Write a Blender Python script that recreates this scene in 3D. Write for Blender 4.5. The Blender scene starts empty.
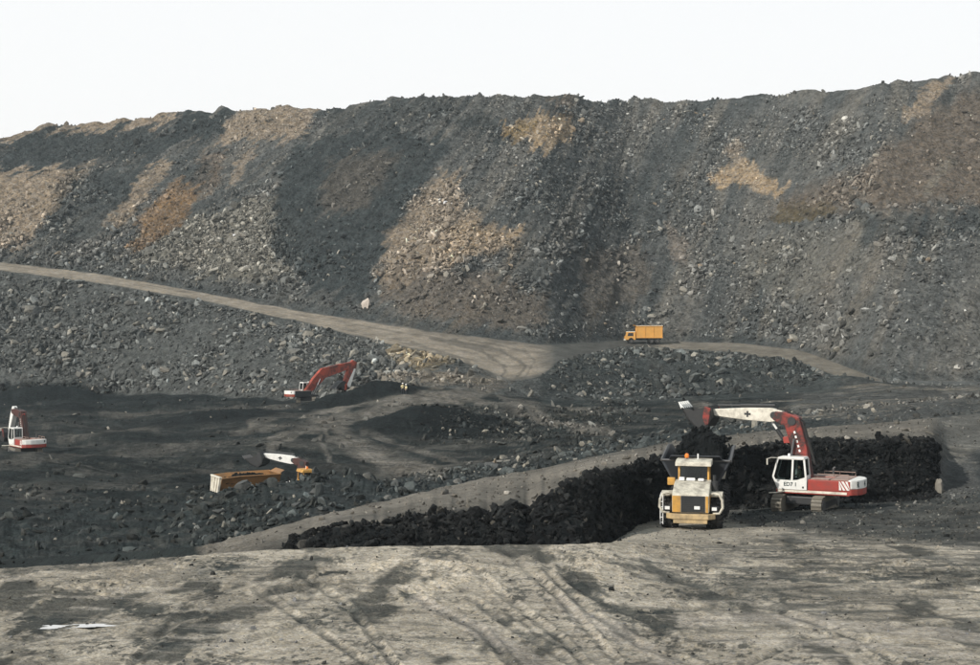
import bpy, bmesh, math, random
import numpy as np
from mathutils import Vector, Matrix
random.seed(7); RNG = np.random.default_rng(11)
S = bpy.context.scene
COL = S.collection
F, CX, CY, CAMZ = 1346.0, 490.0, 332.5, 12.0      # focal length in photo pixels, picture centre, eye height
R = math.radians

# ------------------------------------------------------------------ helpers
def at(px, py, Y):
    return Vector(((px-CX)/F*Y, Y, CAMZ+(CY-py)/F*Y))

def tag(o, label=None, cat=None, group=None, kind=None):
    if label: o['label'] = label
    if cat: o['category'] = cat
    if group: o['group'] = group
    if kind: o['kind'] = kind
    return o

def empty(name, loc, rz=0.0):
    o = bpy.data.objects.new(name, None); COL.objects.link(o)
    o.location = loc; o.rotation_euler = (0, 0, rz); o.empty_display_size = .3
    return o

def lin(r, g, b):
    f = lambda c: (c/255/12.92) if c/255 <= .04045 else ((c/255+.055)/1.055)**2.4
    return (f(r), f(g), f(b))

class MB:
    """collects shapes into ONE mesh"""
    def __init__(s): s.v = []; s.f = []
    def add(s, vs, fs):
        n = len(s.v); s.v += [tuple(v) for v in vs]; s.f += [tuple(i+n for i in f) for f in fs]; return s
    def box(s, x0, x1, y0, y1, z0, z1, bev=0.0, M=None):
        bm = bmesh.new(); bmesh.ops.create_cube(bm, size=1)
        for v in bm.verts:
            v.co = Vector((x0+(v.co.x+.5)*(x1-x0), y0+(v.co.y+.5)*(y1-y0), z0+(v.co.z+.5)*(z1-z0)))
        if bev: bmesh.ops.bevel(bm, geom=bm.edges[:], offset=bev, segments=2, affect='EDGES', profile=.6)
        return s.bm(bm, M)
    def bm(s, bm, M=None):
        if M is not None: bm.transform(M)
        bm.verts.index_update()
        s.add([v.co[:] for v in bm.verts], [[v.index for v in f.verts] for f in bm.faces]); bm.free(); return s
    def prism(s, poly, y0, y1, bev=0.0, M=None, axis='y'):
        """poly in XZ swept along Y (axis 'y') or poly in XY swept along Z (axis 'z')"""
        bm = bmesh.new(); n = len(poly)
        mk = (lambda p, t: (p[0], t, p[1])) if axis == 'y' else (lambda p, t: (p[0], p[1], t))
        a = [bm.verts.new(mk(p, y0)) for p in poly]; b = [bm.verts.new(mk(p, y1)) for p in poly]
        bm.faces.new(a); bm.faces.new(b[::-1])
        for i in range(n): bm.faces.new((a[i], b[i], b[(i+1) % n], a[(i+1) % n]))
        bmesh.ops.recalc_face_normals(bm, faces=bm.faces[:])
        if bev: bmesh.ops.bevel(bm, geom=bm.edges[:], offset=bev, segments=2, affect='EDGES', profile=.6)
        return s.bm(bm, M)
    def tube(s, pts, r, n=8, r2=None):
        pts = [Vector(p) for p in pts]; rings = []
        for i, p in enumerate(pts):
            d = (pts[min(i+1, len(pts)-1)]-pts[max(i-1, 0)]).normalized()
            u = d.orthogonal().normalized() if i == 0 else (u-d*u.dot(d)).normalized()
            w = d.cross(u); rr = r if r2 is None else r+(r2-r)*i/max(1, len(pts)-1)
            rings.append([p+u*math.cos(2*math.pi*k/n)*rr+w*math.sin(2*math.pi*k/n)*rr for k in range(n)])
        vs = [v for q in rings for v in q]; fs = []
        for i in range(len(pts)-1):
            for k in range(n): fs.append((i*n+k, i*n+(k+1) % n, (i+1)*n+(k+1) % n, (i+1)*n+k))
        fs.append(tuple(range(n-1, -1, -1))); fs.append(tuple((len(pts)-1)*n+k for k in range(n)))
        return s.add(vs, fs)
    def lathe(s, prof, c, axis='y', n=24):
        """prof: (radius, offset along axis) about point c"""
        vs = []; fs = []; m = len(prof)
        for k in range(n):
            a = 2*math.pi*k/n
            for r, t in prof:
                p = (r*math.cos(a), t, r*math.sin(a)) if axis == 'y' else ((t, r*math.cos(a), r*math.sin(a)) if axis == 'x' else (r*math.cos(a), r*math.sin(a), t))
                vs.append((c[0]+p[0], c[1]+p[1], c[2]+p[2]))
        for k in range(n):
            for i in range(m-1): fs.append((k*m+i, k*m+i+1, ((k+1) % n)*m+i+1, ((k+1) % n)*m+i))
        return s.add(vs, fs)
    def ball(s, c, r, sx=1, sy=1, sz=1):
        bm = bmesh.new(); bmesh.ops.create_icosphere(bm, subdivisions=2, radius=r)
        return s.bm(bm, Matrix.Translation(c) @ Matrix.Diagonal((sx, sy, sz, 1)))
    def build(s, name, mat, parent=None, smooth=False, M=None, label=None):
        me = bpy.data.meshes.new(name); vs = s.v
        if M is not None: vs = [tuple(M @ Vector(v)) for v in vs]
        me.from_pydata(vs, [], s.f); me.materials.append(mat)
        bm = bmesh.new(); bm.from_mesh(me); bmesh.ops.recalc_face_normals(bm, faces=bm.faces[:]); bm.to_mesh(me); bm.free()
        if smooth: me.polygons.foreach_set('use_smooth', [True]*len(me.polygons))
        o = bpy.data.objects.new(name, me); COL.objects.link(o)
        if parent: o.parent = parent
        if label: o['label'] = label
        return o

def ribbon(pts, hw):
    """closed outline of a bar with half widths hw along a polyline in XZ"""
    up, dn = [], []
    for i, p in enumerate(pts):
        a = Vector(pts[max(i-1, 0)]); b = Vector(pts[min(i+1, len(pts)-1)])
        d = (b-a).normalized(); nrm = Vector((-d.y, d.x))
        up.append(tuple(Vector(p)+nrm*hw[i])); dn.append(tuple(Vector(p)-nrm*hw[i]))
    return up+dn[::-1]

# ------------------------------------------------------------------ materials
def principled(name, color, rough=.5, metal=0.0, dirt=0.0, dirtcol=(.07, .062, .052), scale=2.0, bump=0.0, lo=.42, hi=.72):
    m = bpy.data.materials.new(name); m.use_nodes = True; nt = m.node_tree; N = nt.nodes; L = nt.links
    b = N['Principled BSDF']; b.inputs['Roughness'].default_value = rough; b.inputs['Metallic'].default_value = metal
    tc = N.new('ShaderNodeTexCoord')
    n1 = N.new('ShaderNodeTexNoise'); n1.inputs['Scale'].default_value = scale; n1.inputs['Detail'].default_value = 8; n1.inputs['Roughness'].default_value = .68
    L.new(tc.outputs['Object'], n1.inputs['Vector'])
    r = N.new('ShaderNodeMapRange'); r.inputs[1].default_value = lo; r.inputs[2].default_value = hi; r.inputs[3].default_value = 0; r.inputs[4].default_value = dirt
    L.new(n1.outputs['Fac'], r.inputs[0])
    mx = N.new('ShaderNodeMix'); mx.data_type = 'RGBA'; mx.inputs[6].default_value = (*color, 1); mx.inputs[7].default_value = (*dirtcol, 1)
    L.new(r.outputs[0], mx.inputs[0]); L.new(mx.outputs[2], b.inputs['Base Color'])
    if bump:
        bp = N.new('ShaderNodeBump'); bp.inputs['Strength'].default_value = bump; bp.inputs['Distance'].default_value = .03
        L.new(n1.outputs['Fac'], bp.inputs['Height']); L.new(bp.outputs['Normal'], b.inputs['Normal'])
    return m

M = {}
M['boomred'] = principled('dark_mottled_red_paint', (.34, .035, .022), .5, dirt=.95, scale=1.2, dirtcol=(.022, .017, .015), lo=.33, hi=.52)  # red mixed towards near-black by coarse noise
M['darkboom'] = principled('oily_brown_red_paint', (.075, .028, .022), .5, dirt=.7, scale=1.5, dirtcol=(.018, .015, .013))
M['red'] = principled('red_paint', (.34, .04, .028), .55, dirt=.7, scale=1.8, dirtcol=(.13, .05, .04), lo=.38)
M['orange'] = principled('orange_red_paint', (.42, .062, .028), .5, dirt=.85, scale=.9, dirtcol=(.05, .022, .018), lo=.4, hi=.6)
M['cream'] = principled('cream_paint', (.72, .68, .58), .5, dirt=.65, scale=2.2, dirtcol=(.16, .13, .10))
M['white'] = principled('white_paint', (.78, .77, .73), .45, dirt=.25, scale=2.0, dirtcol=(.2, .17, .14))
M['yellow'] = principled('yellow_paint', (.58, .31, .06), .55, dirt=.7, scale=1.9, dirtcol=(.16, .11, .07))
M['yellow_far'] = principled('bright_yellow_paint', (.66, .33, .07), .55, dirt=.35, scale=1.0, dirtcol=(.3, .17, .06))
M['ochre'] = principled('worn_ochre_paint', (.30, .15, .05), .6, dirt=.75, scale=1.4, dirtcol=(.1, .07, .045))
M['buff'] = principled('buff_paint', (.52, .38, .20), .6, dirt=.8, scale=2.2, dirtcol=(.12, .10, .08))
M['grubby'] = principled('grubby_cream_paint', (.62, .58, .48), .6, dirt=.85, scale=1.8, dirtcol=(.10, .085, .07), lo=.40, hi=.68)
M['amber'] = principled('amber_lens', (.85, .22, .03), .25, scale=3)
M['dark'] = principled('dark_steel', (.022, .024, .026), .55, dirt=.5, scale=2.5, dirtcol=(.05, .047, .042), bump=.3)
M['steel'] = principled('worn_steel', (.10, .10, .10), .5, .3, dirt=.6, scale=3, dirtcol=(.06, .05, .045), bump=.3)
M['sooty'] = principled('coal_black_steel', (.016, .017, .018), .6, dirt=.6, scale=3, dirtcol=(.03, .028, .026), bump=.4)
M['bodysteel'] = principled('blue_grey_body_steel', (.035, .041, .05), .55, .1, dirt=.55, scale=1.5, dirtcol=(.05, .045, .04), bump=.2)
M['chrome'] = principled('oily_rod', (.16, .165, .17), .3, .5)
M['rubber'] = principled('black_rubber', (.018, .018, .018), .8, dirt=.6, scale=3, dirtcol=(.06, .054, .046), bump=.3)
M['trackpad'] = principled('dusty_track_steel', (.20, .18, .145), .7, .1, dirt=.6, scale=3, dirtcol=(.07, .064, .055), bump=.3)
M['tooth'] = principled('polished_tooth_steel', (.7, .7, .68), .45)
M['dusty_top'] = principled('dust_covered_lid', (.34, .25, .21), .75, dirt=.6, scale=2.4, dirtcol=(.2, .08, .055))
M['lamp'] = principled('lamp_glass', (.8, .8, .78), .15)
M['letter'] = principled('dark_lettering', (.03, .05, .05), .6)
M['skin'] = principled('skin', (.42, .25, .17), .6)
M['overalls'] = principled('dark_overalls', (.025, .028, .036), .85, scale=6)
M['vest'] = principled('pale_yellow_vest', (.68, .58, .33), .8, scale=6)
M['khaki'] = principled('khaki_jacket', (.16, .16, .11), .85, scale=6)
M['helmet'] = principled('white_helmet', (.82, .81, .78), .35)
M['seat'] = principled('dark_seat_cloth', (.03, .028, .028), .9)
def glass():
    m = bpy.data.materials.new('tinted_cab_glass'); m.use_nodes = True; nt = m.node_tree; N = nt.nodes; L = nt.links
    N.remove(N['Principled BSDF']); o = N['Material Output']
    t = N.new('ShaderNodeBsdfTransparent'); t.inputs[0].default_value = (.62, .68, .68, 1)
    g = N.new('ShaderNodeBsdfGlossy'); g.inputs['Roughness'].default_value = .03
    fr = N.new('ShaderNodeFresnel'); fr.inputs[0].default_value = 1.45
    mx = N.new('ShaderNodeMixShader'); L.new(fr.outputs[0], mx.inputs[0]); L.new(t.outputs[0], mx.inputs[1]); L.new(g.outputs[0], mx.inputs[2]); L.new(mx.outputs[0], o.inputs[0])
    return m
M['glass'] = glass()

def earth(name, rough, scales, spec=.08, contrast=.5, bump=.6, dist=.12, warm=.12, stretch=(1, 1, 1)):
    """dug earth: the patch colour (attribute) broken up by grains and stones of several real sizes (metres)"""
    m = bpy.data.materials.new(name); m.use_nodes = True; nt = m.node_tree; N = nt.nodes; L = nt.links
    b = N['Principled BSDF']; b.inputs['Roughness'].default_value = rough; b.inputs['Specular IOR Level'].default_value = spec
    at_ = N.new('ShaderNodeAttribute'); at_.attribute_name = 'Col'
    geo = N.new('ShaderNodeNewGeometry'); mp = N.new('ShaderNodeVectorMath'); mp.operation = 'MULTIPLY'; mp.inputs[1].default_value = stretch
    L.new(geo.outputs['Position'], mp.inputs[0]); pos = mp.outputs[0]
    facs = []
    for i, sc in enumerate(scales):
        n = N.new('ShaderNodeTexNoise'); n.inputs['Scale'].default_value = 1/sc; n.inputs['Detail'].default_value = 5; n.inputs['Roughness'].default_value = .72
        L.new(pos, n.inputs['Vector']); facs.append(n.outputs['Fac'])
    vo = N.new('ShaderNodeTexVoronoi'); vo.inputs['Scale'].default_value = 1/scales[0]*.7; vo.inputs['Randomness'].default_value = 1
    L.new(pos, vo.inputs['Vector'])
    bw = N.new('ShaderNodeSeparateColor'); L.new(vo.outputs['Color'], bw.inputs[0])
    # value = 1 + contrast * (noises - .5) ...
    def math_(op, a, b_):
        q = N.new('ShaderNodeMath'); q.operation = op
        for k, x in enumerate((a, b_)):
            if isinstance(x, (int, float)): q.inputs[k].default_value = x
            else: L.new(x, q.inputs[k])
        return q.outputs[0]
    tot = math_('SUBTRACT', bw.outputs[0], .5); tot = math_('MULTIPLY', tot, contrast*.55)
    for k, f in enumerate(facs):
        d = math_('MULTIPLY', math_('SUBTRACT', f, .5), contrast*2.2); tot = math_('ADD', tot, d)
    val = math_('MAXIMUM', math_('ADD', tot, 1.0), .18)
    vm = N.new('ShaderNodeVectorMath'); vm.operation = 'SCALE'; L.new(at_.outputs['Color'], vm.inputs[0]); L.new(val, vm.inputs['Scale'])
    hs = N.new('ShaderNodeHueSaturation'); L.new(vm.outputs[0], hs.inputs['Color'])
    sat = math_('ADD', math_('MULTIPLY', bw.outputs[1], warm*4), 1-warm*2); L.new(sat, hs.inputs['Saturation'])
    L.new(hs.outputs[0], b.inputs['Base Color'])
    h = facs[0]
    for f in facs[1:]: h = math_('ADD', h, f)
    h = math_('ADD', h, math_('MULTIPLY', vo.outputs['Distance'], -.5))
    bp = N.new('ShaderNodeBump'); bp.inputs['Strength'].default_value = bump; bp.inputs['Distance'].default_value = dist
    L.new(h, bp.inputs['Height']); L.new(bp.outputs['Normal'], b.inputs['Normal'])
    return m
M['hill'] = earth('spoil_hill_earth', .95, (.5, 1.6), contrast=.85, dist=.6, bump=.9)
M['pit'] = earth('pit_floor_earth', .9, (.3, 1.5), contrast=.75, dist=.3, bump=.7, stretch=(.6, 1, 1))
M['pad'] = earth('trodden_grey_mud', .92, (.06, .22, .9), contrast=.60, dist=.07, bump=.7, stretch=(.8, 1, 1))
M['coal'] = earth('broken_coal', .8, (.16, .7), spec=.12, contrast=.6, dist=.25, bump=.8)
M['road'] = earth('dusty_road_earth', .95, (.35, 2.2), contrast=.45, dist=.15, bump=.5)
M['rock'] = earth('broken_rock', .9, (.25, .9), contrast=.5, dist=.12, bump=.5)

# ------------------------------------------------------------------ noise in numpy
def _h(ix, iy, iz, seed):
    h = (ix.astype(np.uint32)*np.uint32(374761393)+iy.astype(np.uint32)*np.uint32(668265263)+iz.astype(np.uint32)*np.uint32(2147483647)+np.uint32(seed*974711))
    h = (h ^ (h >> np.uint32(13)))*np.uint32(1274126177); h = h ^ (h >> np.uint32(16))
    return (h & np.uint32(0xffffff)).astype(np.float32)/np.float32(0xffffff)
def vnoise(x, y, seed):
    x = x.astype(np.float32); y = y.astype(np.float32)
    fx = np.floor(x); fy = np.floor(y); ix = fx.astype(np.int64); iy = fy.astype(np.int64)
    tx = x-fx; ty = y-fy; tx = tx*tx*tx*(tx*(tx*6-15)+10); ty = ty*ty*ty*(ty*(ty*6-15)+10)
    z = np.zeros_like(ix)
    a = _h(ix, iy, z, seed); b = _h(ix+1, iy, z, seed); c = _h(ix, iy+1, z, seed); d = _h(ix+1, iy+1, z, seed)
    return (a+(b-a)*tx)*(1-ty)+(c+(d-c)*tx)*ty          # 0..1
def fbm(x, y, seed, octv=4, gain=.5):
    s = 0; a = 1; t = 0
    for o in range(octv):
        ca, sa = math.cos(o*1.1+.3), math.sin(o*1.1+.3); f = 2.03**o
        s = s+a*(vnoise((x*ca-y*sa)*f+o*17.3, (x*sa+y*ca)*f-o*9.1, seed+o*7)-.5)*2; t += a; a *= gain
    return s/t                                           # about -1..1

# (terrain)
# ------------------------------------------------------------------ terrain, lofted through surveyed break lines
PX = np.concatenate([np.arange(-2600, -420, 90), np.arange(-420, -40, 6), np.arange(-40, 1021, 1.0), np.arange(1026, 1400, 6), np.arange(1400, 3700, 90)]).astype(np.float64)
def vis(rows, sig=8):
    """rows of (px, py, Y): seen break line"""
    a = np.array(rows, float); Y = np.interp(PX, a[:, 0], a[:, 2]); py = np.interp(PX, a[:, 0], a[:, 1])
    return smooth(Y, sig), smooth((CY-py)/F*Y, sig)
def hid(rows, sig=8):
    """rows of (px, z below the eye, Y): hidden break line"""
    a = np.array(rows, float); return smooth(np.interp(PX, a[:, 0], a[:, 2]), sig), smooth(np.interp(PX, a[:, 0], a[:, 1]), sig)
def smooth(v, sig):
    u = np.arange(PX[0], PX[-1]+1, 1.0); w = np.interp(u, PX, v); k = np.exp(-.5*(np.arange(-4*sig, 4*sig+1)/sig)**2); k /= k.sum()
    w = np.convolve(np.pad(w, 4*sig, mode='edge'), k, 'valid'); return np.interp(PX, u, w)
def at_y(rows, slope, Yb, zb, sig=8):
    """where a slope rising from (Yb, zb) meets the sight line py"""
    a = np.array(rows, float); py = smooth(np.interp(PX, a[:, 0], a[:, 1]), sig); t = (CY-py)/F
    d = (t*Yb-zb)/(slope-t); return Yb+d, zb+slope*d

L0 = hid([(-3000, -8.9, 9), (4000, -8.9, 9)])
L1 = hid([(-3000, -8.95, 35.5), (4000, -8.95, 35.5)])
L2 = vis([(-300, 580, 53), (0, 568, 54), (100, 562, 55), (180, 556, 55.5), (275, 549, 56.5), (400, 546, 57), (600, 544, 58), (640, 543.5, 60), (690, 541.5, 63.5), (760, 540, 65), (860, 542, 64), (980, 546, 62), (1300, 550, 60)])
L3 = hid([(0, -11, 56.8), (180, -11, 57.4), (275, -10.2, 57.8), (400, -10, 59), (585, -10.25, 61.3), (612, -10.6, 67.5), (640, -11.1, 78.5), (668, -11.5, 84.5), (700, -11.9, 89.5), (740, -11.95, 92), (933, -11.5, 94.2), (946, -11.3, 97), (980, -11, 98), (1300, -10, 100)], 5)
L4 = hid([(0, -14, 62), (100, -13.5, 62), (180, -12, 60), (240, -10.2, 58.8), (275, -9.6, 59), (300, -9.2, 59.8), (340, -8.85, 60.6), (400, -8.62, 61.5), (440, -8.4, 62.3), (480, -8.7, 63), (530, -8.75, 64), (548, -7.8, 65), (585, -7.3, 66), (602, -7.5, 69.5), (620, -7.97, 77.8), (650, -8.2, 84.5), (700, -8.1, 90.5), (740, -8.15, 93), (800, -7.85, 94.5), (932, -7.75, 95.5), (943, -9.9, 106), (980, -9.5, 110), (1300, -7.9, 103)], 5)
_jag = (vnoise(PX/17., PX*0+.5, 301)-.5)*1.1+(vnoise(PX/6., PX*0+.5, 303)-.5)*.7
L4 = (L4[0]+.5*(vnoise(PX/11., PX*0+.5, 305)-.5), L4[1]+np.where((PX > 290) & (PX < 915), _jag*np.interp(PX, [290, 400, 600, 936], [.15, .35, .55, .55]), 0))
L5 = vis([(-100, 560, 88), (0, 560, 88), (100, 553, 78), (160, 548, 66), (200, 546, 63), (275, 526, 66), (340, 510, 72), (400, 497, 80), (480, 478, 92), (540, 468, 100), (600, 455, 105), (650, 446, 108), (700, 437, 112), (800, 428, 118), (900, 421, 124), (980, 413, 130), (1300, 400, 150)])
L6 = hid([(0, -17.3, 98), (180, -17, 88), (275, -16.5, 85), (400, -15.5, 100), (480, -14.5, 112), (600, -12, 120), (700, -10.6, 124), (800, -9.9, 130), (980, -8.9, 140), (1300, -8.5, 160)])
L7 = vis([(-100, 520, 120), (0, 515, 120), (100, 512, 120), (180, 503, 122), (225, 494, 122), (250, 490, 122), (285, 490, 121), (300, 481, 122), (318, 477, 123), (338, 480, 123), (400, 479, 128), (480, 468, 135), (540, 458, 140), (600, 445, 150), (650, 438, 155), (700, 430, 160), (800, 418, 170), (900, 405, 175), (980, 398, 180), (1300, 390, 190)])
L8 = hid([(0, -16.2, 136), (180, -16.9, 132), (330, -17.2, 133), (400, -16, 140), (480, -15, 146), (540, -13.9, 150), (600, -13.3, 158), (700, -12, 168), (800, -11, 178), (980, -9, 188), (1300, -8.5, 196)])
L9 = vis([(-100, 455, 166), (0, 452, 166), (100, 448, 170), (200, 440, 175), (330, 430, 185), (400, 438, 182), (480, 430, 190), (540, 425, 195), (600, 415, 200), (650, 412, 205), (700, 408, 210), (800, 400, 215), (900, 392, 215), (980, 388, 215), (1300, 380, 215)])
L10 = vis([(-300, 398, 290), (0, 396, 283), (100, 395, 280), (200, 395, 262), (290, 400, 235), (350, 398, 228), (400, 389, 225), (450, 388, 222), (500, 392, 220), (540, 398, 222), (600, 402, 226), (650, 400, 232), (700, 396, 236), (780, 392, 238), (830, 388, 240), (870, 384.5, 240), (980, 387, 238), (1300, 387, 238)])
L11 = vis([(-300, 262, 330), (0, 270, 322), (100, 283, 314), (200, 300, 303), (300, 322, 287), (400, 347, 262), (440, 355, 252), (480, 368, 242), (500, 383, 232), (540, 378, 236), (560, 364, 253), (600, 351, 283), (625, 346, 295), (680, 349, 292), (740, 352, 284), (800, 366, 265), (850, 379, 250), (880, 383, 246), (980, 385, 243), (1300, 385, 243)], 6)
L12 = vis([(-300, 254, 338), (0, 262, 331), (100, 274, 324), (200, 292, 313), (300, 311, 300), (400, 326, 288), (450, 334, 282), (500, 339, 281), (545, 345, 280), (600, 342.5, 297), (625, 340, 306), (680, 342, 305), (740, 343, 299), (800, 350, 285), (850, 368, 263), (880, 380, 251), (980, 382, 247), (1300, 382, 247)], 6)
L13 = at_y([(-300, 190), (0, 172), (100, 168), (200, 160), (330, 150), (450, 145), (540, 150), (600, 162), (700, 185), (800, 207), (980, 207), (1300, 205)], .74, *L12)
L14 = (L13[0]+smooth(5+3*np.sin(PX/70.), 8), L13[1]+.5)
L15 = at_y([(-300, 175), (-60, 150), (0, 137), (30, 128), (60, 124), (100, 121), (150, 117), (172, 111), (178, 109), (240, 109), (262, 107), (300, 106), (318, 107), (335, 110), (350, 102), (390, 98), (450, 94), (500, 94), (560, 93), (590, 97), (610, 102), (640, 97), (665, 99), (690, 97), (705, 99), (740, 95), (760, 93), (800, 91), (870, 84), (880, 80), (935, 76), (980, 71), (1300, 40)], .72, *L14, sig=5)
L16 = (L15[0]+22, L15[1]-1.5)
L17 = (L15[0]+140, L15[1]-9)
L18 = (L15[0]*0+1100, L15[1]*0-20)
L19 = (L15[0]*0+6000, L15[1]*0-20)
LN = [L0, L1, L2, L3, L4, L5, L6, L7, L8, L9, L10, L11, L12, L13, L14, L15, L16, L17, L18, L19]
ROWS = [24, 260, 56, 90, 70, 18, 44, 24, 72, 72, 130, 36, 230, 14, 110, 12, 10, 5, 4]
#       relief in metres at each line and inside the segment that follows it
AMPL = [.03, .03, .05, .10, .22, .10, .30, .45, .30, .16, .25, .10, .12, .5, .5, .18, .4, 1, 1, 1]
AMPM = [.03, .03, .08, .24, .07, .25, .5, .3, .14, .14, .55, .06, .8, .5, .8, .9, 1, 1, 1]
Yg, Zg, Sg, Ag = [], [], [], []
for i, n in enumerate(ROWS):
    t = np.arange(n)/n
    if i == 0: t = t**1.0
    for u in t:
        Yg.append(LN[i][0]*(1-u)+LN[i+1][0]*u); Zg.append(LN[i][1]*(1-u)+LN[i+1][1]*u); Sg.append(i+u)
        w = min(1, min(u, 1-u)*4); e = AMPL[i]*(1-u)+AMPL[i+1]*u; Ag.append(e*(1-w)+AMPM[i]*w)
Yg.append(LN[-1][0]); Zg.append(LN[-1][1]); Sg.append(len(ROWS)); Ag.append(0)
Yg = np.array(Yg); Zg = np.array(Zg); Sg = np.array(Sg)[:, None]+Yg*0; Ag = np.array(Ag)[:, None]+Yg*0
# round off the break lines a little
for _ in range(3):
    Zg[1:-1] = Zg[1:-1]*.5+.25*(Zg[:-2]+Zg[2:]); Yg[1:-1] = Yg[1:-1]*.5+.25*(Yg[:-2]+Yg[2:])
Xg = (PX[None, :]-CX)/F*Yg
PXg = PX[None, :]+Yg*0
PYg = CY-Zg/Yg*F                      # where the smooth surface would be sighted; used to survey patches onto it

def blob(px, Y, rx, ry, h, power=1.0):
    """a heap of tipped material standing on the terrain"""
    global Zg
    cx = (px-CX)/F*Y; d2 = ((Xg-cx)/rx)**2+((Yg-Y)/ry)**2
    n = 1+.5*fbm(Xg/(rx*.5), Yg/(rx*.5), int(px) % 97, 3)
    Zg = Zg+h*np.exp(-d2*n*1.4)
HEAPS = [(322, 219, 3.4, 3, .8), (340, 219, 4, 3, 1.1), (362, 220, 4, 3, 1.5), (378, 221, 3.5, 3, 1.5), (395, 222, 3.5, 3, .9),
         (10, 262, 9, 5, 1.5), (45, 262, 9, 5, 1.6), (80, 262, 7, 5, 1.2), (70, 232, 6, 4, 1.6), (215, 205, 10, 6, 1.2),
         (430, 186, 9, 6, 2.2), (465, 190, 8, 6, 2.2), (410, 184, 6, 5, 1.2), (25, 158, 8, 3.5, 1.2), (520, 205, 8, 5, 1.2),
         (300, 148, 9, 5, -3.3), (245, 119, 4, 2.2, .2), (268, 120, 4, 2.2, .6), (350, 122, 4, 2.5, .8), (220, 118, 4, 2.5, .6),
         (820, 244, 9, 5, 1.4), (850, 240, 5, 3, 1.2), (770, 262, 8, 5, 1.6), (700, 258, 9, 6, 2.0), (640, 262, 8, 6, 2.2), (590, 250, 8, 6, 2.0)]
for h in HEAPS: blob(*h)
# relief
P1 = Xg+.35*Yg; P2 = Zg*1.25+.55*Yg
hillw = np.clip((Sg-9.8)*4, 0, 1)
rel = .62*fbm(Xg/7, P2/7, 3, 5, .55)+.38*fbm(Xg/1.7, P2/1.7, 5, 3, .6)
far = hillw*rel*1.0
near = fbm(Xg/1.5, Yg/1.5+Zg/1.0, 9, 5, .58)
D = Ag*(far*1.5+(1-hillw)*near)
LEAN = np.interp(PXg, [0, 420, 640, 980], [1.25, 1.0, .45, .7]); UH = Xg-LEAN*Zg
gully = (.7*fbm(UH/6.5, Zg/45, 21, 3)+.45*(np.abs(vnoise(UH/2.6, Zg/30, 23)-.5)*2-.4))*np.clip((Sg-12.05)*6, 0, 1)*np.clip((15.3-Sg)*5, 0, 1)
D += .75*gully
crest = np.exp(-((Sg-15)/.13)**2)
heap = np.abs(vnoise(Xg/5.0, Xg*0+1.5, 31)-.5)*2
hw = np.abs(np.sin(math.pi*(Xg/7.5+1.3*fbm(Xg/15, Xg*0+.5, 32, 3))))
D += crest*(1.9*hw*vnoise(Xg/6, Xg*0+2.5, 33)**1.3-.7+.5*fbm(Xg/22, Xg*0+4.5, 34, 2)+.12*fbm(Xg/1.6, Yg/9, 35, 3))
pitm = np.clip((Sg-7.9)*3, 0, 1)*np.clip((10.2-Sg)*3, 0, 1)
D += pitm*(.9*fbm(Xg/15, Yg/8, 215, 4)+.5*fbm((Xg-Yg*.35)/10, (Yg+Xg*.25)/3, 217, 3))
gr0 = fbm(Xg/.2, Yg/.34, 48, 3, .7)
# dozer grouser marks in the foreground mud
pad = np.clip((2.2-Sg)*3, 0, 1)*np.clip(Sg-.6, 0, 1)
mk = np.clip(fbm(Xg/4, Yg/9, 41, 3)*2.2+.25, 0, 1)
a1 = (Yg*.97+Xg*.28+.25*fbm(Xg/3, Yg/5, 43, 2))*2*math.pi/.58
D += pad*mk*.085*np.sin(a1)*np.clip(fbm(Xg/.5, Yg/2, 45, 2)*2+.4, 0, 1)
D += pad*.05*fbm(Xg/2.6+Yg*.1, Yg/1.4, 47, 4, .5)+pad*.018*fbm(Xg/.6, Yg/.5, 49, 3, .6)+pad*.014*gr0
def track_depth(pts, w, depth):
    p = np.array(pts, float); sel = (Sg < 2.6) & (Sg > .8); x, y = PXg[sel], PYg[sel]; d = np.full(x.shape, 1e9)
    for i in range(1, len(p)):
        (ax, ay), (bx, by) = p[i-1], p[i]; ex, ey = bx-ax, by-ay; t = np.clip(((x-ax)*ex+(y-ay)*ey)/(ex*ex+ey*ey), 0, 1); d = np.minimum(d, np.hypot(x-ax-t*ex, (y-ay-t*ey)*1.6))
    D[sel] += depth*(-np.exp(-(d/w)**2)+.6*np.exp(-((d-1.9*w)/(.7*w))**2))
RUTS = [[(560, 570), (580, 588), (610, 606), (650, 622), (668, 634)], [(405, 590), (440, 612), (480, 630), (510, 668)], [(545, 556), (552, 580), (590, 612), (640, 645), (700, 668)], [(600, 556), (640, 575), (760, 600), (990, 622)], [(640, 552), (700, 562), (820, 580), (990, 592)], [(470, 600), (530, 640), (575, 668)],
        [(300, 575), (350, 610), (395, 668)], [(260, 590), (330, 640), (370, 668)], [(130, 664), (180, 620), (300, 588), (420, 575)], [(700, 556), (850, 556), (990, 560)], [(690, 640), (820, 636), (990, 652)], [(640, 612), (760, 606), (860, 614), (990, 632)], [(420, 556), (520, 566), (560, 596)]]
RUTS += [[(0, 590), (120, 578), (260, 566), (330, 558)], [(0, 648), (90, 628), (200, 606), (330, 580)], [(180, 668), (250, 640), (330, 612), (420, 592)], [(740, 668), (800, 640), (900, 628), (990, 622)], [(560, 552), (640, 566), (720, 590), (860, 640), (900, 668)], [(500, 548), (540, 580), (620, 668)], [(450, 550), (500, 590), (560, 640), (585, 668)], [(680, 600), (780, 590), (880, 592), (990, 600)]]
for q in RUTS: track_depth([(x_+3*math.sin(y_*.21), y_) for x_, y_ in q], 4.0, .05)
pud = np.exp(-(((PXg-77)/44)**4+((PYg-617)/7)**4)); D = D*(1-pud)-.02*pud
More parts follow.
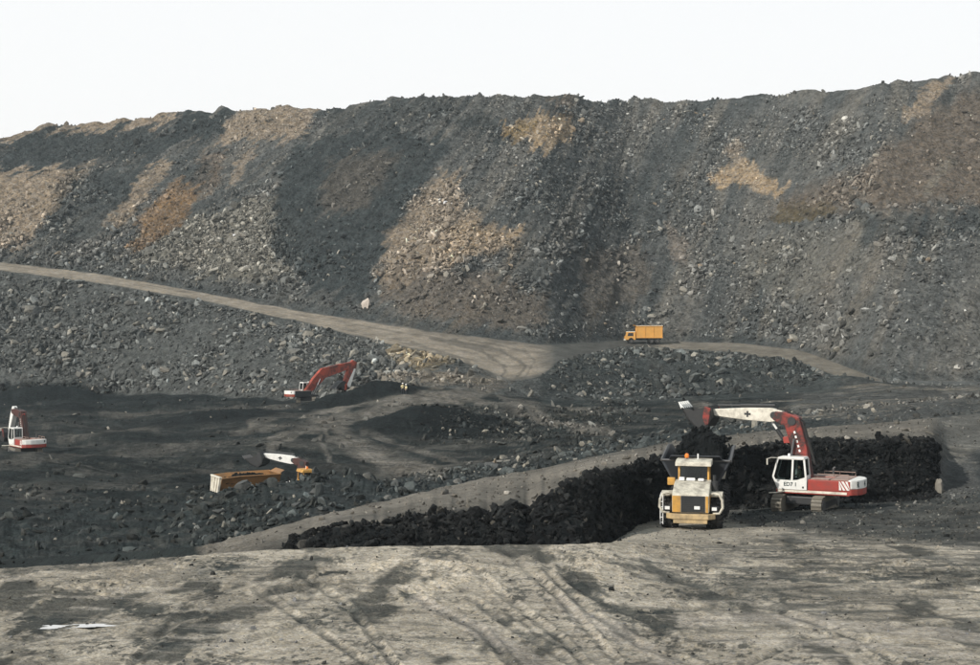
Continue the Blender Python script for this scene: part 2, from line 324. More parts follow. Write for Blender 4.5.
# normals of the smooth surface
def gnormal(X, Y, Z):
    du = np.stack([np.gradient(X, axis=1), np.gradient(Y, axis=1), np.gradient(Z, axis=1)], -1)
    dv = np.stack([np.gradient(X, axis=0), np.gradient(Y, axis=0), np.gradient(Z, axis=0)], -1)
    n = np.cross(du, dv); n /= np.linalg.norm(n, axis=-1, keepdims=True)+1e-9; n[n[..., 2] < 0] *= -1; return n
NR = gnormal(Xg, Yg, Zg)
X = Xg+NR[..., 0]*D; Yt = Yg+NR[..., 1]*D; Z = Zg+NR[..., 2]*D+CAMZ

def ground(px, Y):
    """height of the finished ground on bearing px at distance Y"""
    j = int(np.argmin(np.abs(PX-px))); o = np.argsort(Yt[:, j]); return float(np.interp(Y, Yt[o, j], Z[o, j]))

# ------------------------------------------------------------------ patches of earth, coal, clay (albedo only)
C = np.zeros(PXg.shape+(3,), np.float32)
WX = 10*fbm(Xg/6, P2/6, 61, 4, .6)+7*fbm(Xg/1.6, P2/1.6, 62, 3, .6); WY = 7*fbm(Xg/6, P2/6, 67, 4, .6)+5*fbm(Xg/1.6, P2/1.6, 68, 3, .6)          # ragged patch edges
LEAN = np.interp(PXg, [0, 420, 640, 980], [1.25, 1.0, .45, .7]); UH = Xg-LEAN*Zg
TS = 17*fbm(UH/2.4, Zg/70, 70, 4, .6)*(Sg > 12); WX = WX*.75-.8*LEAN*TS; WY = WY*.75+TS
near_w = (Sg < 3)
WX = np.where(near_w, 22*fbm(Xg/1.0, Yg/2.0, 61, 5, .65)+9*fbm(Xg/.22, Yg/.35, 63, 3, .7), WX); WY = np.where(near_w, 7*fbm(Xg/1.0, Yg/2.0, 67, 5, .65)+3*fbm(Xg/.22, Yg/.35, 69, 3, .7), WY)
QX, QY = PXg+WX, PYg+WY
def region(a, b): return (Sg >= a) & (Sg < b)
def put(mask, col):
    m = np.clip(mask, 0, 1)[..., None]; C[:] = C*(1-m)+np.array(col, np.float32)*m
def poly(pts, soft=6, a=12, b=15.6, warp=1.0):
    soft = soft*.62
    p = np.array(pts, float); x0, y0 = p.min(0)-soft-14; x1, y1 = p.max(0)+soft+14
    sel = region(a, b) & (PXg > x0) & (PXg < x1) & (PYg > y0) & (PYg < y1)
    out = np.zeros(PXg.shape, np.float32); x = PXg[sel]+WX[sel]*warp; y = PYg[sel]+WY[sel]*warp
    ins = np.zeros(x.shape, bool); d = np.full(x.shape, 1e9)
    for i in range(len(p)):
        (ax, ay), (bx, by) = p[i-1], p[i]; ex, ey = bx-ax, by-ay
        c = ((ay > y) != (by > y)) & (x < ex*(y-ay)/(ey if ey else 1e-9)+ax); ins ^= c
        t = np.clip(((x-ax)*ex+(y-ay)*ey)/(ex*ex+ey*ey+1e-9), 0, 1); d = np.minimum(d, np.hypot(x-ax-t*ex, y-ay-t*ey))
    out[sel] = np.clip(.5+np.where(ins, d, -d)/(2*soft), 0, 1); return out
def stroke(pts, w, a, b, soft=.5, warp=.5):
    """a band along a line; pts (px, py), half width w in photo pixels"""
    p = np.array(pts, float); x0, y0 = p.min(0)-w-20; x1, y1 = p.max(0)+w+20
    sel = region(a, b) & (PXg > x0) & (PXg < x1) & (PYg > y0) & (PYg < y1)
    out = np.zeros(PXg.shape, np.float32); x = PXg[sel]+WX[sel]*warp; y = PYg[sel]+WY[sel]*warp*.5; d = np.full(x.shape, 1e9)
    for i in range(1, len(p)):
        (ax, ay), (bx, by) = p[i-1], p[i]; ex, ey = bx-ax, by-ay
        t = np.clip(((x-ax)*ex+(y-ay)*ey)/(ex*ex+ey*ey+1e-9), 0, 1); d = np.minimum(d, np.hypot(x-ax-t*ex, y-ay-t*ey))
    out[sel] = np.clip((w-d)/(w*soft+1e-6), 0, 1); return out
G = dict(hill=(.091, .094, .090), dark=(.036, .043, .044), tan=(.31, .235, .155), pale=(.235, .19, .142), brown=(.125, .102, .08), orange=(.185, .122, .07),
         rockg=(.17, .158, .13), pit=(.019, .0235, .0235), track=(.105, .097, .083), bench=(.135, .124, .106), coal=(.010, .0115, .012), mud=(.37, .33, .268), mudd=(.032, .037, .036), road=(.26, .225, .18), mound=(.036, .042, .042))
C[:] = G['hill']
put(region(0, 2.6)*1.0, G['mud']); put(region(2.6, 3)*1.0, G['track']); put(region(3, 4)*1.0, G['coal']); put(region(3, 4)*np.clip((PXg-938)/3, 0, 1), (.052, .057, .057)); put(region(4, 5)*1.0, G['bench']); put(region(5, 8)*1.0, G['mound'])
put(region(8, 10)*1.0, G['pit']); put(region(10, 11)*1.0, (.080, .084, .080)); put(region(11, 12)*1.0, G['road'])
# --- foreground: pale trodden mud with dark coal mud
f1 = fbm(Xg/2.2, Yg/5.5, 71, 5, .6)
dk = np.clip((f1-.10+.10*np.clip((300-PXg)/300, -.6, 1))*5, 0, 1)*region(0, 2.3); put(dk*.8, G['mudd'])
st = fbm((Xg*.97-Yg*.22)/2.8, (Yg+Xg*.22)/.55, 75, 4, .6); put(np.clip((st-.15)*4.5, 0, 1)*region(0, 2.4)*np.clip(.2+fbm(Xg/6, Yg/6, 77, 3)*1.6, 0, 1)*.6, (.075, .076, .068))
gr = fbm(Xg/.24, Yg/.36, 76, 4, .72); put(np.clip((gr-.02)*5, 0, 1)*region(0, 2.6)*np.clip(.42+fbm(Xg/2.5, Yg/3, 80, 4, .65)*2.4, .10, 1)*.85, (.062, .064, .058)); put(np.clip((-st-.22)*4, 0, 1)*region(0, 2.4)*.4, (.42, .38, .325))
st3 = fbm((Xg+Yg*.12)/4.5, (Yg-Xg*.05)/.55, 227, 5, .62); put(np.clip((st3-.06)*5, 0, 1)*region(.8, 2.5)*np.clip((PXg-560)/140, 0, 1)*np.clip((640-PYg)/25, .25, 1)*.7, (.085, .086, .079))
st2 = fbm((Xg*.8+Yg*.6)/2.4, (Yg*.8-Xg*.6)/.42, 78, 4, .6); put(np.clip((st2-.2)*4, 0, 1)*region(0, 2.4)*np.clip(fbm(Xg/5, Yg/7, 79, 3)*2, 0, 1)*.6, (.09, .09, .08))
wet = np.clip((fbm(Xg/1.6, Yg/2.6, 73, 6, .75)+.04)*7, 0, 1)
for pts, s, k in [([(0, 604), (60, 612), (120, 625), (240, 622), (235, 592), (200, 575), (165, 585), (200, 600), (120, 600), (60, 640), (0, 645)], 14, .9),
               ([(0, 560), (120, 556), (240, 556), (245, 575), (150, 572), (0, 590)], 14, .6), ([(205, 560), (235, 558), (240, 572), (215, 578)], 8, 1),
               ([(120, 632), (230, 628), (240, 642), (150, 650)], 8, .9), ([(0, 640), (40, 650), (120, 665), (0, 665)], 12, .6)]:
    put(poly(pts, s, 0, 2.4)*np.clip(wet+.25, 0, 1)*k, G['mudd'])
for pts, w, k in [([(560, 570), (580, 588), (610, 606), (650, 622), (668, 634)], 6, .85), ([(405, 594), (440, 612), (480, 630), (510, 652)], 6, .8), ([(640, 612), (668, 611)], 3, 1),
               ([(720, 582), (800, 580), (880, 578), (990, 584)], 5, .6), ([(680, 592), (760, 590), (860, 596), (990, 602)], 9, .5), ([(790, 566), (880, 570), (990, 576)], 4, .7), ([(780, 640), (880, 648), (990, 660)], 4, .5),
               ([(320, 574), (350, 571)], 3, .9), ([(420, 555), (460, 556), (430, 562)], 4, .5), ([(260, 590), (330, 640), (370, 668)], 5, .45), ([(300, 575), (350, 610), (395, 662)], 4, .35)]:
    put(stroke(pts, w, 0, 2.6)*k*np.clip(wet+.45, 0, 1), G['mudd'])
for pts, w, k in [([(130, 664), (180, 620), (300, 588), (420, 575)], 3, .45), ([(180, 668), (240, 628), (330, 604), (470, 590)], 3, .4), ([(545, 556), (552, 580), (590, 612), (640, 645), (700, 668)], 3, .6), ([(600, 556), (640, 575), (760, 600), (990, 622)], 3, .5), ([(640, 552), (700, 562), (820, 580), (990, 592)], 3, .5), ([(470, 600), (530, 640), (575, 668)], 3, .5), ([(700, 556), (850, 556), (990, 560)], 3, .4)]:
    put(stroke(pts, w, 0, 2.6, .8)*k*np.clip(wet+.2, 0, 1), (.10, .10, .09))
for pts, w, k in [([(680, 622), (760, 618), (860, 626), (990, 640)], 7, .5), ([(700, 640), (820, 642), (990, 658)], 4, .4), ([(420, 600), (500, 640), (540, 668)], 9, .5), ([(560, 600), (610, 630), (680, 668)], 10, .45)]:
    put(stroke(pts, w, 0, 2.4)*k, (.40, .36, .31))
for q in RUTS: put(stroke([(x_+3*math.sin(y_*.21), y_) for x_, y_ in q], 3.2, 0, 2.6, .9, .25)*np.clip(.45+fbm(Xg/.8, Yg/1.2, 221, 4, .7)*1.6, .1, 1)*.62, (.075, .077, .07))
# right: darker, stonier ground round the excavator, pale apron in front of the truck
put(poly([(730, 522), (780, 530), (860, 538), (1000, 545), (1400, 545), (1400, 480), (940, 485), (760, 490), (720, 500)], 7, 1.5, 3, .6)*.9, (.040, .044, .043))
put(np.clip(fbm(Xg/1.6, Yg/3.0, 209, 5, .7)*3-.25, 0, 1)*region(1.6, 3)*(PXg > 700)*.75, (.13, .125, .112))
put(np.clip(fbm(Xg/2.2, Yg/.7, 213, 5, .7)*3-.2, 0, 1)*region(1.5, 3)*(PXg > 715)*.5, (.022, .026, .026))
put(poly([(640, 520), (740, 525), (790, 532), (720, 545), (600, 547)], 6, 1.7, 3, .6)*.6, G['mud'])
put(poly([(938, 440), (962, 440), (985, 470), (985, 495), (930, 497)], 4, 2.6, 4, .5)*.9, (.085, .086, .082)); put(poly([(980, 440), (1400, 440), (1400, 520), (980, 500)], 4, 2.6, 4)*.9, (.046, .051, .051))
# --- bench road on top of the seam
put(np.clip(fbm(Xg/9, Yg/3, 81, 4)*1.6+.1, 0, 1)*region(4, 5)*.6, (.085, .082, .074))
for pts, w, k in [([(210, 546), (330, 515), (450, 490), (560, 470), (700, 445)], 6, .5), ([(500, 488), (640, 452), (800, 438), (990, 424)], 4, .45)]: put(stroke(pts, w, 4, 5)*k, (.19, .172, .145))
put(np.clip(poly([(-100, 470), (200, 540), (200, 580), (-100, 580)], 10, 2.7, 6), 0, 1), G['pit'])
put(np.clip(1-np.abs(Sg-4)/.06, 0, 1)*.8*(PXg < 928), G['coal']); put(np.clip(fbm(Xg/3, Zg/1.2, 207, 4)*2.2-.3, 0, 1)*region(3, 4)*.7, (.035, .034, .031))
# --- pit floor and its lighter wheel tracks
put(region(3.9, 5.2)*np.clip((PXg-931)/10, 0, 1)*.75, (.085, .086, .080)); put(np.clip(fbm(Xg/2, Yg/2, 307, 4)*3-.6, 0, 1)*region(3, 5)*(PXg > 938)*.8, (.20, .19, .165))
put(np.clip((fbm(Xg/1.6, Yg/2.5, 309, 4)+.1)*3, 0, 1)*region(4, 4.35)*(PXg < 936)*np.clip((4.35-Sg)*5, 0, 1)*.7, (.040, .041, .039))
put(region(5, 8)*np.clip((330-PXg)/120, 0, 1)*.8, (.020, .025, .025))
put(np.clip(fbm((Xg+Yg*.5)/5, (Yg-Xg*.4)/1.3, 85, 4, .65)*3-.5, 0, 1)*region(5, 9)*(PXg < 330)*.5, (.075, .075, .068))
put(np.clip(fbm(Xg/16, Yg/7, 83, 4)*1.6, 0, 1)*region(8, 10)*.5, (.058, .056, .05))
put(np.clip(fbm((Xg-Yg*.35)/11, (Yg+Xg*.25)/2.2, 84, 4, .6)*2.6-.2, 0, 1)*region(7, 10)*.5*np.clip(.35+PXg/500, .3, 1), (.095, .09, .078)); put(np.clip(-fbm((Xg-Yg*.35)/11, (Yg+Xg*.25)/2.2, 84, 4, .6)*2.2-.1, 0, 1)*region(7, 10)*.7, (.011, .0145, .0145))
for pts, w, k in [([(270, 440), (330, 424), (400, 406), (470, 396), (505, 384)], 5, .75), ([(250, 425), (330, 412), (420, 398), (490, 390)], 3, .6), ([(338, 428), (345, 442), (385, 460), (440, 472)], 11, .85), ([(270, 452), (300, 436), (345, 424), (400, 408)], 4, .6), ([(395, 398), (450, 395), (500, 384)], 6, .8), ([(330, 440), (400, 466)], 5, .4),
               ([(480, 400), (560, 425), (610, 432)], 5, .7), ([(500, 395), (590, 412)], 3, .5), ([(60, 440), (160, 425), (280, 412)], 4, .35), ([(0, 470), (120, 452), (230, 440)], 5, .28), ([(20, 500), (150, 475), (230, 462)], 4, .25), ([(325, 424), (320, 445), (335, 465)], 3, .6), ([(360, 436), (420, 452), (470, 462)], 2.5, .6), ([(352, 448), (400, 468)], 2.5, .5), ([(300, 420), (380, 402), (460, 392)], 2.5, .6), ([(230, 430), (300, 426), (350, 414)], 3, .5), ([(100, 415), (200, 410), (300, 408)], 3, .35),
               ([(650, 372), (700, 405), (740, 420)], 5, .7), ([(300, 470), (420, 470), (520, 452)], 4, .4), ([(880, 405), (990, 395)], 6, .4), ([(800, 408), (900, 398), (990, 388)], 3, .4)]:
    put(stroke(pts, w, 5, 11)*min(1, k*1.3)*np.clip(.85+fbm(Xg/3, Yg/3, 219, 3), .45, 1), (.13, .12, .104))
fs = fbm((Xg*.95-Yg*.3)/3.2, (Yg*.95+Xg*.3)/.8, 223, 5, .7); put(np.clip((fs-.12)*4, 0, 1)*region(7.6, 10)*np.clip(.5+fbm(Xg/10, Yg/8, 225, 3), .1, 1)*.55, (.105, .10, .088)); put(np.clip((-fs-.15)*4, 0, 1)*region(7.6, 10)*.6, (.012, .0155, .0155))
put(poly([(830, 384), (1000, 384), (1400, 380), (1400, 425), (980, 414), (860, 424), (800, 418), (780, 402)], 6, 5, 10)*.7, (.075, .076, .072))
put(np.clip(fbm(Xg/14, Yg/1.6, 87, 4)*3-.5, 0, 1)*region(5, 10)*(PXg > 760)*.8, (.16, .145, .12))
put(poly([(375, 372), (440, 374), (500, 376), (490, 384), (420, 386), (380, 382)], 4, 9, 11.1)*.8, (.18, .155, .122))
# dark coaly heaps
for px, Y, rx, ry, h in HEAPS[:11]+HEAPS[15:16]:
    cx = (px-CX)/F*Y; d = ((Xg-cx)/(rx*1.2))**2+((Yg-Y)/(ry*1.5))**2; put(np.clip(1.5-d, 0, 1)*region(8, 11), (.012, .015, .0155))
put(poly([(-60, 382), (60, 382), (110, 388), (130, 396), (300, 398), (300, 404), (-60, 404)], 4, 9, 10.6)*.9, (.014, .018, .0185))
# --- lower slope under the haul road, mound under the truck road
put(poly([(390, 345), (440, 352), (452, 362), (420, 368), (395, 362)], 5, 10, 11.05)*.85, (.21, .165, .10))
put(poly([(540, 350), (640, 348), (760, 354), (850, 380), (840, 400), (540, 400)], 8, 9.5, 11)*.8, (.040, .046, .045))
# --- haul road: parallel wheel tracks, fading where it has no traffic
v = Sg-11
v2 = v+.10*fbm(Xg/5, Yg/5, 203, 3)
put(np.clip(1-np.minimum(v2, 1-v2)/.10, 0, 1)*region(11, 12)*.9, (.075, .076, .070))
put(np.clip(fbm(Xg/9, Yg/2.5, 205, 4)*2, 0, 1)*region(11, 12)*.35, (.13, .118, .098))
for c_, k in [(.18, .5), (.30, .45), (.42, .4), (.52, .3), (.62, .5), (.73, .4), (.82, .4)]:
    put(np.exp(-((v-c_-.07*fbm(Xg/24, Yg*0, int(c_*100), 2))/.032)**2)*region(11, 12)*k*(PXg < 560)*np.clip(.5+fbm(Xg/8, Yg/8, int(c_*50), 2)*1.5, 0, 1), (.085, .078, .066))
put(region(11, 12)*np.clip((PXg-532)/24, 0, 1)*np.clip((672-PXg)/20, 0, 1)*.92, (.066, .068, .064))
put(region(11, 12)*np.clip((PXg-868)/15, 0, 1), G['hill'])
put(region(11, 12)*np.clip((PXg-660)/20, 0, 1)*np.clip((885-PXg)/10, 0, 1)*.75, (.13, .12, .10))
# --- great spoil hill
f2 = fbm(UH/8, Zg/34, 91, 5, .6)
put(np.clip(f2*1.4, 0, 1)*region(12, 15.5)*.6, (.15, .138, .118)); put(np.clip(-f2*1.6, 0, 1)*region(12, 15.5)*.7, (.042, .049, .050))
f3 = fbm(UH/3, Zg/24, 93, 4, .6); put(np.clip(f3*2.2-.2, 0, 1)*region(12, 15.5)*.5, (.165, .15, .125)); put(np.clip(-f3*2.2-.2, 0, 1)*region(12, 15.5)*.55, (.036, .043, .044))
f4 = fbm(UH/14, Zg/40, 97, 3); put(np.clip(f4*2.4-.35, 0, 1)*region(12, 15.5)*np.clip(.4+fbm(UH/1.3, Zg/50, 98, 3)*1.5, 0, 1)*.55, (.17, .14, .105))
HP = [([(-80, 168), (90, 168), (62, 205), (30, 245), (-80, 262)], 'pale', .85, 7), ([(62, 172), (150, 165), (120, 235), (40, 250)], 'dark', .45, 9),
      ([(90, 170), (170, 160), (150, 190), (95, 200)], 'dark', .55, 8), ([(150, 163), (172, 162), (128, 225), (102, 232)], 'pale', .7, 6), ([(200, 152), (228, 150), (212, 190), (186, 200)], 'brown', .8, 7), ([(240, 152), (256, 150), (242, 178), (228, 188)], 'pale', .6, 5),
      ([(172, 182), (196, 192), (190, 215), (160, 240), (134, 254), (140, 222)], 'orange', .72, 10), ([(180, 165), (212, 162), (205, 190), (176, 190)], 'dark', .5, 6),
      ([(195, 215), (255, 200), (300, 225), (285, 285), (200, 280), (130, 262)], 'rockg', .55, 14),
      ([(300, 140), (400, 125), (450, 150), (425, 180), (395, 215), (378, 255), (368, 300), (300, 288), (268, 250), (275, 190)], 'dark', .8, 9), ([(330, 160), (400, 150), (360, 215), (320, 215)], 'brown', .35, 16),
      ([(440, 172), (466, 178), (470, 215), (520, 240), (470, 262), (400, 290), (378, 278), (384, 235), (410, 200)], 'pale', .72, 12), ([(450, 225), (520, 235), (510, 258), (430, 262)], 'tan', .4, 12),
      ([(400, 270), (480, 275), (545, 300), (540, 335), (420, 322), (380, 300)], 'brown', .5, 12), ([(505, 118), (566, 113), (572, 140), (548, 153), (512, 140)], 'tan', .75, 5), ([(506, 120), (536, 118), (532, 138), (510, 140)], (.14, .105, .055), .6, 5),
      ([(450, 120), (506, 120), (505, 135), (460, 135)], 'dark', .6, 6), ([(-80, 128), (70, 122), (178, 106), (182, 118), (150, 128), (75, 130), (0, 142), (-80, 160)], 'pale', .8, 5),
      ([(0, 142), (70, 130), (150, 130), (180, 135), (160, 158), (0, 168)], 'dark', .75, 7), ([(178, 108), (232, 110), (215, 142), (170, 145)], 'dark', .9, 5), ([(240, 106), (320, 106), (300, 138), (215, 142)], 'pale', .75, 7),
      ([(320, 104), (460, 94), (450, 120), (330, 130)], 'dark', .55, 7), ([(545, 98), (575, 94), (578, 104), (545, 106)], 'brown', .6, 6),
      ([(710, 170), (745, 162), (788, 185), (780, 192), (715, 186)], 'tan', .7, 7), ([(725, 140), (740, 140), (740, 168), (726, 168)], 'pale', .5, 5), ([(770, 205), (830, 200), (838, 212), (812, 222), (775, 222)], (.085, .07, .045), .8, 4),
      ([(800, 150), (900, 130), (870, 200), (790, 200)], 'hill', .4, 14), ([(935, 74), (955, 76), (930, 112), (900, 118)], 'pale', .8, 6), ([(930, 104), (1000, 95), (1300, 90), (1300, 208), (850, 208), (770, 206), (850, 175), (905, 135)], 'brown', .75, 26), ([(938, 165), (952, 168), (932, 198), (924, 198)], 'rockg', .4, 5),
      ([(660, 225), (690, 232), (690, 258), (670, 262)], (.17, .145, .12), .6, 6), ([(580, 250), (640, 240), (650, 300), (580, 320)], 'brown', .4, 14), ([(760, 235), (860, 225), (880, 260), (790, 300), (740, 270)], 'rockg', .25, 18),
      ([(600, 165), (700, 185), (700, 215), (640, 235), (590, 215)], 'dark', .35, 14), ([(840, 215), (1000, 212), (1000, 240), (860, 238)], 'dark', .45, 9), ([(900, 250), (1000, 240), (1000, 370), (900, 350)], 'hill', .4, 16),
      ([(0, 246), (130, 262), (250, 285), (370, 305), (370, 315), (0, 258)], (.075, .078, .074), .6, 5)]
for pts, c, k, s in HP: put(np.clip((poly(pts, s*.8, 12, 15.7)-.5)*1.6+.5+.35*f3*(s > 5), 0, 1)*(poly(pts, s*.8, 12, 15.7) > .02)*min(.95, k*1.15), G[c] if isinstance(c, str) else c)
put(np.clip(1-np.abs(Sg-12.02)/.04, 0, 1)*.5, G['dark'])
for pts, w, k in [([(430, 338), (480, 350), (505, 368), (500, 386)], 2, .7), ([(450, 340), (500, 350), (525, 366), (512, 384)], 2, .7), ([(410, 342), (462, 358), (490, 376)], 1.6, .6), ([(470, 340), (525, 350), (535, 362), (522, 380)], 1.6, .5), ([(440, 335), (500, 341), (548, 349)], 1.6, .5)]: put(stroke(pts, w, 10.6, 12)*k, (.10, .092, .078))
# fine, real unevenness of the soil colour
C *= (1+.30*fbm(Xg/2.2, P2/2.2, 95, 3))[..., None]*1.0
C = np.clip(C, .006, .8)

def sub_terrain(name, a, b, mat):
    """one zone of the terrain, butted edge to edge with its neighbours"""
    r0 = int(np.searchsorted(Sg[:, 0], a-1e-6)); r1 = int(np.searchsorted(Sg[:, 0], b-1e-6))
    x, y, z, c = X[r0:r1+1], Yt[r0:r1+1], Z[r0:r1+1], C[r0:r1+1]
    nr, nc = x.shape; me = bpy.data.meshes.new(name)
    co = np.stack([x, y, z], -1).reshape(-1, 3).astype(np.float32)
    i = (np.arange(nr-1)[:, None]*nc+np.arange(nc-1)[None, :]).reshape(-1)
    q = np.stack([i, i+1, i+nc+1, i+nc], -1).astype(np.int32)
    make_mesh(me, co, q, np.concatenate([c.reshape(-1, 3), np.ones((nr*nc, 1))], 1), True)
    me.materials.append(mat); o = bpy.data.objects.new(name, me); COL.objects.link(o); o['kind'] = 'structure'; return o
def make_mesh(me, co, faces, colors=None, smooth_=False):
    n, k = faces.shape
    me.vertices.add(len(co)); me.vertices.foreach_set('co', co.astype(np.float32).reshape(-1))
    me.loops.add(n*k); me.loops.foreach_set('vertex_index', faces.astype(np.int32).reshape(-1))
    me.polygons.add(n); me.polygons.foreach_set('loop_start', (np.arange(n)*k).astype(np.int32))
    me.polygons.foreach_set('use_smooth', np.full(n, smooth_))
    if colors is not None:
        at_ = me.color_attributes.new('Col', 'FLOAT_COLOR', 'POINT'); at_.data.foreach_set('color', colors.astype(np.float32).reshape(-1))
    me.update(calc_edges=True)
sub_terrain('ground', 0, 3, M['pad'])
sub_terrain('coal_face', 3, 4, M['coal'])
sub_terrain('bench', 4, 5, M['pad'])
sub_terrain('pit_floor', 5, 10, M['pit'])
sub_terrain('lower_slope', 10, 11, M['hill'])
sub_terrain('haul_road', 11, 12, M['road'])
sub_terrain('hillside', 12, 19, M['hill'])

# ------------------------------------------------------------------ broken rock
def ico(sub):
    bm = bmesh.new(); bmesh.ops.create_icosphere(bm, subdivisions=sub, radius=1); bm.verts.index_update()
    v = np.array([p.co[:] for p in bm.verts]); f = np.array([[p.index for p in q.verts] for q in bm.faces]); bm.free(); return v, f
V1, F1 = ico(1)
TEMPL = []
for k in range(14):
    v = V1*(1+.28*(RNG.random((len(V1), 1))-.5)*2); v = np.sign(v)*np.abs(v)**(.8)*np.array([1.0, .8, .48]); TEMPL.append(v)
def rotations(n):
    q = RNG.normal(size=(n, 4)); q /= np.linalg.norm(q, axis=1, keepdims=True); w, x, y, z = q.T
    return np.stack([np.stack([1-2*(y*y+z*z), 2*(x*y-z*w), 2*(x*z+y*w)], -1), np.stack([2*(x*y+z*w), 1-2*(x*x+z*z), 2*(y*z-x*w)], -1), np.stack([2*(x*z-y*w), 2*(y*z+x*w), 1-2*(x*x+y*y)], -1)], 1)
def cloud(name, pos, size, colr, label=None):
    """loose rubble nobody could count: one mesh"""
    n = len(pos); T = np.array(TEMPL)[RNG.integers(0, len(TEMPL), n)]
    sc = size[:, None]*(1+.35*RNG.normal(size=(n, 3)).clip(-1.6, 1.8)); sc = np.maximum(sc, size[:, None]*.4)
    v = np.einsum('nij,nvj->nvi', rotations(n), T*sc[:, None, :])+pos[:, None, :]
    f = (F1[None]+(np.arange(n)*len(V1))[:, None, None]).reshape(-1, 3)
    c = np.repeat(np.concatenate([colr, np.ones((n, 1))], 1)[:, None], len(V1), 1).reshape(-1, 4)
    me = bpy.data.meshes.new(name); make_mesh(me, v.reshape(-1, 3), f, c); me.materials.append(M['rock'] if 'coal' not in name else M['coal'])
    o = bpy.data.objects.new(name, me); COL.objects.link(o); o['kind'] = 'stuff'
    if label: o['label'] = label; o['category'] = 'rubble'
    return o
dens = np.zeros(PXg.shape, np.float32)
# stones lie thick on tipped rock, thin on fine dirt
dens[region(12.03, 15.0)] = .55
clump = np.clip(.5+1.1*fbm(Xg/9, P2/9, 101, 4), .08, 1.6)
def dset(pts, k, a=12, b=15.5, s=10):
    m = poly(pts, s, a, b); dens[:] = dens*(1-m)+k*m
dset([(300, 140), (400, 125), (450, 150), (425, 180), (395, 215), (378, 255), (368, 300), (300, 288), (268, 250), (275, 190)], .12)
dset([(-80, 130), (180, 105), (240, 110), (160, 160), (-80, 170)], .15); dset([(-80, 168), (70, 168), (40, 215), (-80, 225)], .1)
dset([(100, 165), (230, 150), (200, 215), (130, 240)], .15); dset([(0, 225), (130, 240), (200, 215), (270, 205), (300, 285), (120, 275), (0, 258)], 1.25)
dset([(400, 200), (470, 180), (540, 240), (470, 275), (385, 290)], 1.2); dset([(470, 180), (700, 190), (660, 260), (520, 250)], .7)
dset([(400, 275), (540, 290), (600, 250), (690, 240), (690, 300), (540, 335), (400, 320)], .16); dset([(320, 95), (500, 92), (500, 115), (320, 130)], .3)
dset([(560, 100), (740, 96), (900, 95), (870, 190), (760, 185), (700, 160), (560, 150)], 1.1); dset([(895, 100), (1000, 90), (1000, 205), (870, 205)], .08); dset([(770, 205), (830, 200), (838, 212), (775, 222)], .05)
dset([(680, 200), (770, 190), (770, 310), (700, 300)], .8); dset([(840, 250), (1000, 230), (1000, 380), (840, 350)], .25); dset([(850, 218), (1000, 225), (1000, 250), (860, 250)], .9)
dset([(500, 105), (570, 112), (570, 150), (505, 145)], .2)
dens[region(10.02, 10.97)] = .85; dset([(-100, 265), (120, 285), (60, 330), (-100, 340)], .55, 10, 11); dset([(440, 360), (560, 370), (560, 400), (380, 400)], .25, 10, 11)
dset([(545, 355), (620, 350), (850, 380), (830, 395), (560, 400)], .4, 10, 11)
dens[region(5.3, 8.2)] = .7; dens *= np.where(region(5.3, 8.2) & (PXg < 190), .12, 1); dens *= np.where(region(5.3, 8) & (PXg > 780), .1, 1)
dens[region(8.3, 9.9)] = .02; dset([(400, 405), (500, 410), (640, 400), (620, 440), (420, 440)], .5, 8, 10.1)
dens *= clump; dens *= np.where(Sg > 14.85, .35, 1)
dj = np.abs(np.gradient(Xg, axis=1)); di = np.sqrt(np.gradient(Yt, axis=0)**2+np.gradient(Z-CAMZ, axis=0)**2)
area = dj*di
inpic = (PXg > -40) & (PXg < 1020)
SORT = np.clip(.72+1.0*fbm(UH/9, Zg/16, 211, 4, .6)+.45*np.clip((13.0-Sg)*(Sg > 12), 0, .8), .42, 1.3); SORT = np.where(Sg > 11.5, SORT, np.where(Sg > 9.9, np.clip(SORT*1.35, .8, 1.6), 1.0))
def scatter(mask, n, med, sig, lo, hi, sink=.25):
    w = (dens*area*mask*inpic).reshape(-1); w = w/w.sum(); idx = RNG.choice(len(w), n, p=w)
    jit = (RNG.random((n, 2))-.5); size = np.clip(np.exp(RNG.normal(math.log(med), sig, n)), lo, hi)/2
    size = size*SORT.reshape(-1)[idx] if med > .3 and lo < 1 else size
    nn = NR.reshape(-1, 3)[idx]
    p = np.stack([X.reshape(-1)[idx], Yt.reshape(-1)[idx], Z.reshape(-1)[idx]], -1)+nn*(size*(.55-sink))[:, None]
    p[:, 0] += jit[:, 0]*dj.reshape(-1)[idx]
    c = C.reshape(-1, 3)[idx]; g = c.mean(1, keepdims=True); c = c*.88+g*.12
    c = c*np.exp(RNG.normal(.03, .48, (n, 1)))+np.array([.022, .021, .018])*RNG.random((n, 1))
    pl = RNG.random(n) < .05; c[pl] = c[pl]*.5+np.array([.20, .185, .155])*RNG.uniform(.6, 1.3, (pl.sum(), 1))
    return p, size, np.clip(c, .012, .6), idx
HILLM, LOWM, PITM = region(12, 15.5), region(10, 11), region(5, 10)
p, s, c, _ = scatter(HILLM, 52000, .55, .50, .24, 1.7); cloud('hillside_rubble', p, s, c, 'grey and tan broken rock lying over the great spoil hillside')
p, s, c, _ = scatter(LOWM, 10500, .58, .52, .24, 1.6); cloud('slope_rubble', p, s, c, 'grey broken rock on the slopes below the pale haul road')
p, s, c, _ = scatter(PITM, 11000, .36, .55, .15, 1.1); cloud('pit_rubble', p, s, c, 'dark broken rock along the edge of the bench and pit floor')
dens[region(2.9, 4.12)] = 1.0; dens[region(2.9, 4.12) & (PXg < 285)] = 0; dens[region(2.9, 4.12) & (PXg > 938)] = 0
w0 = C.copy()
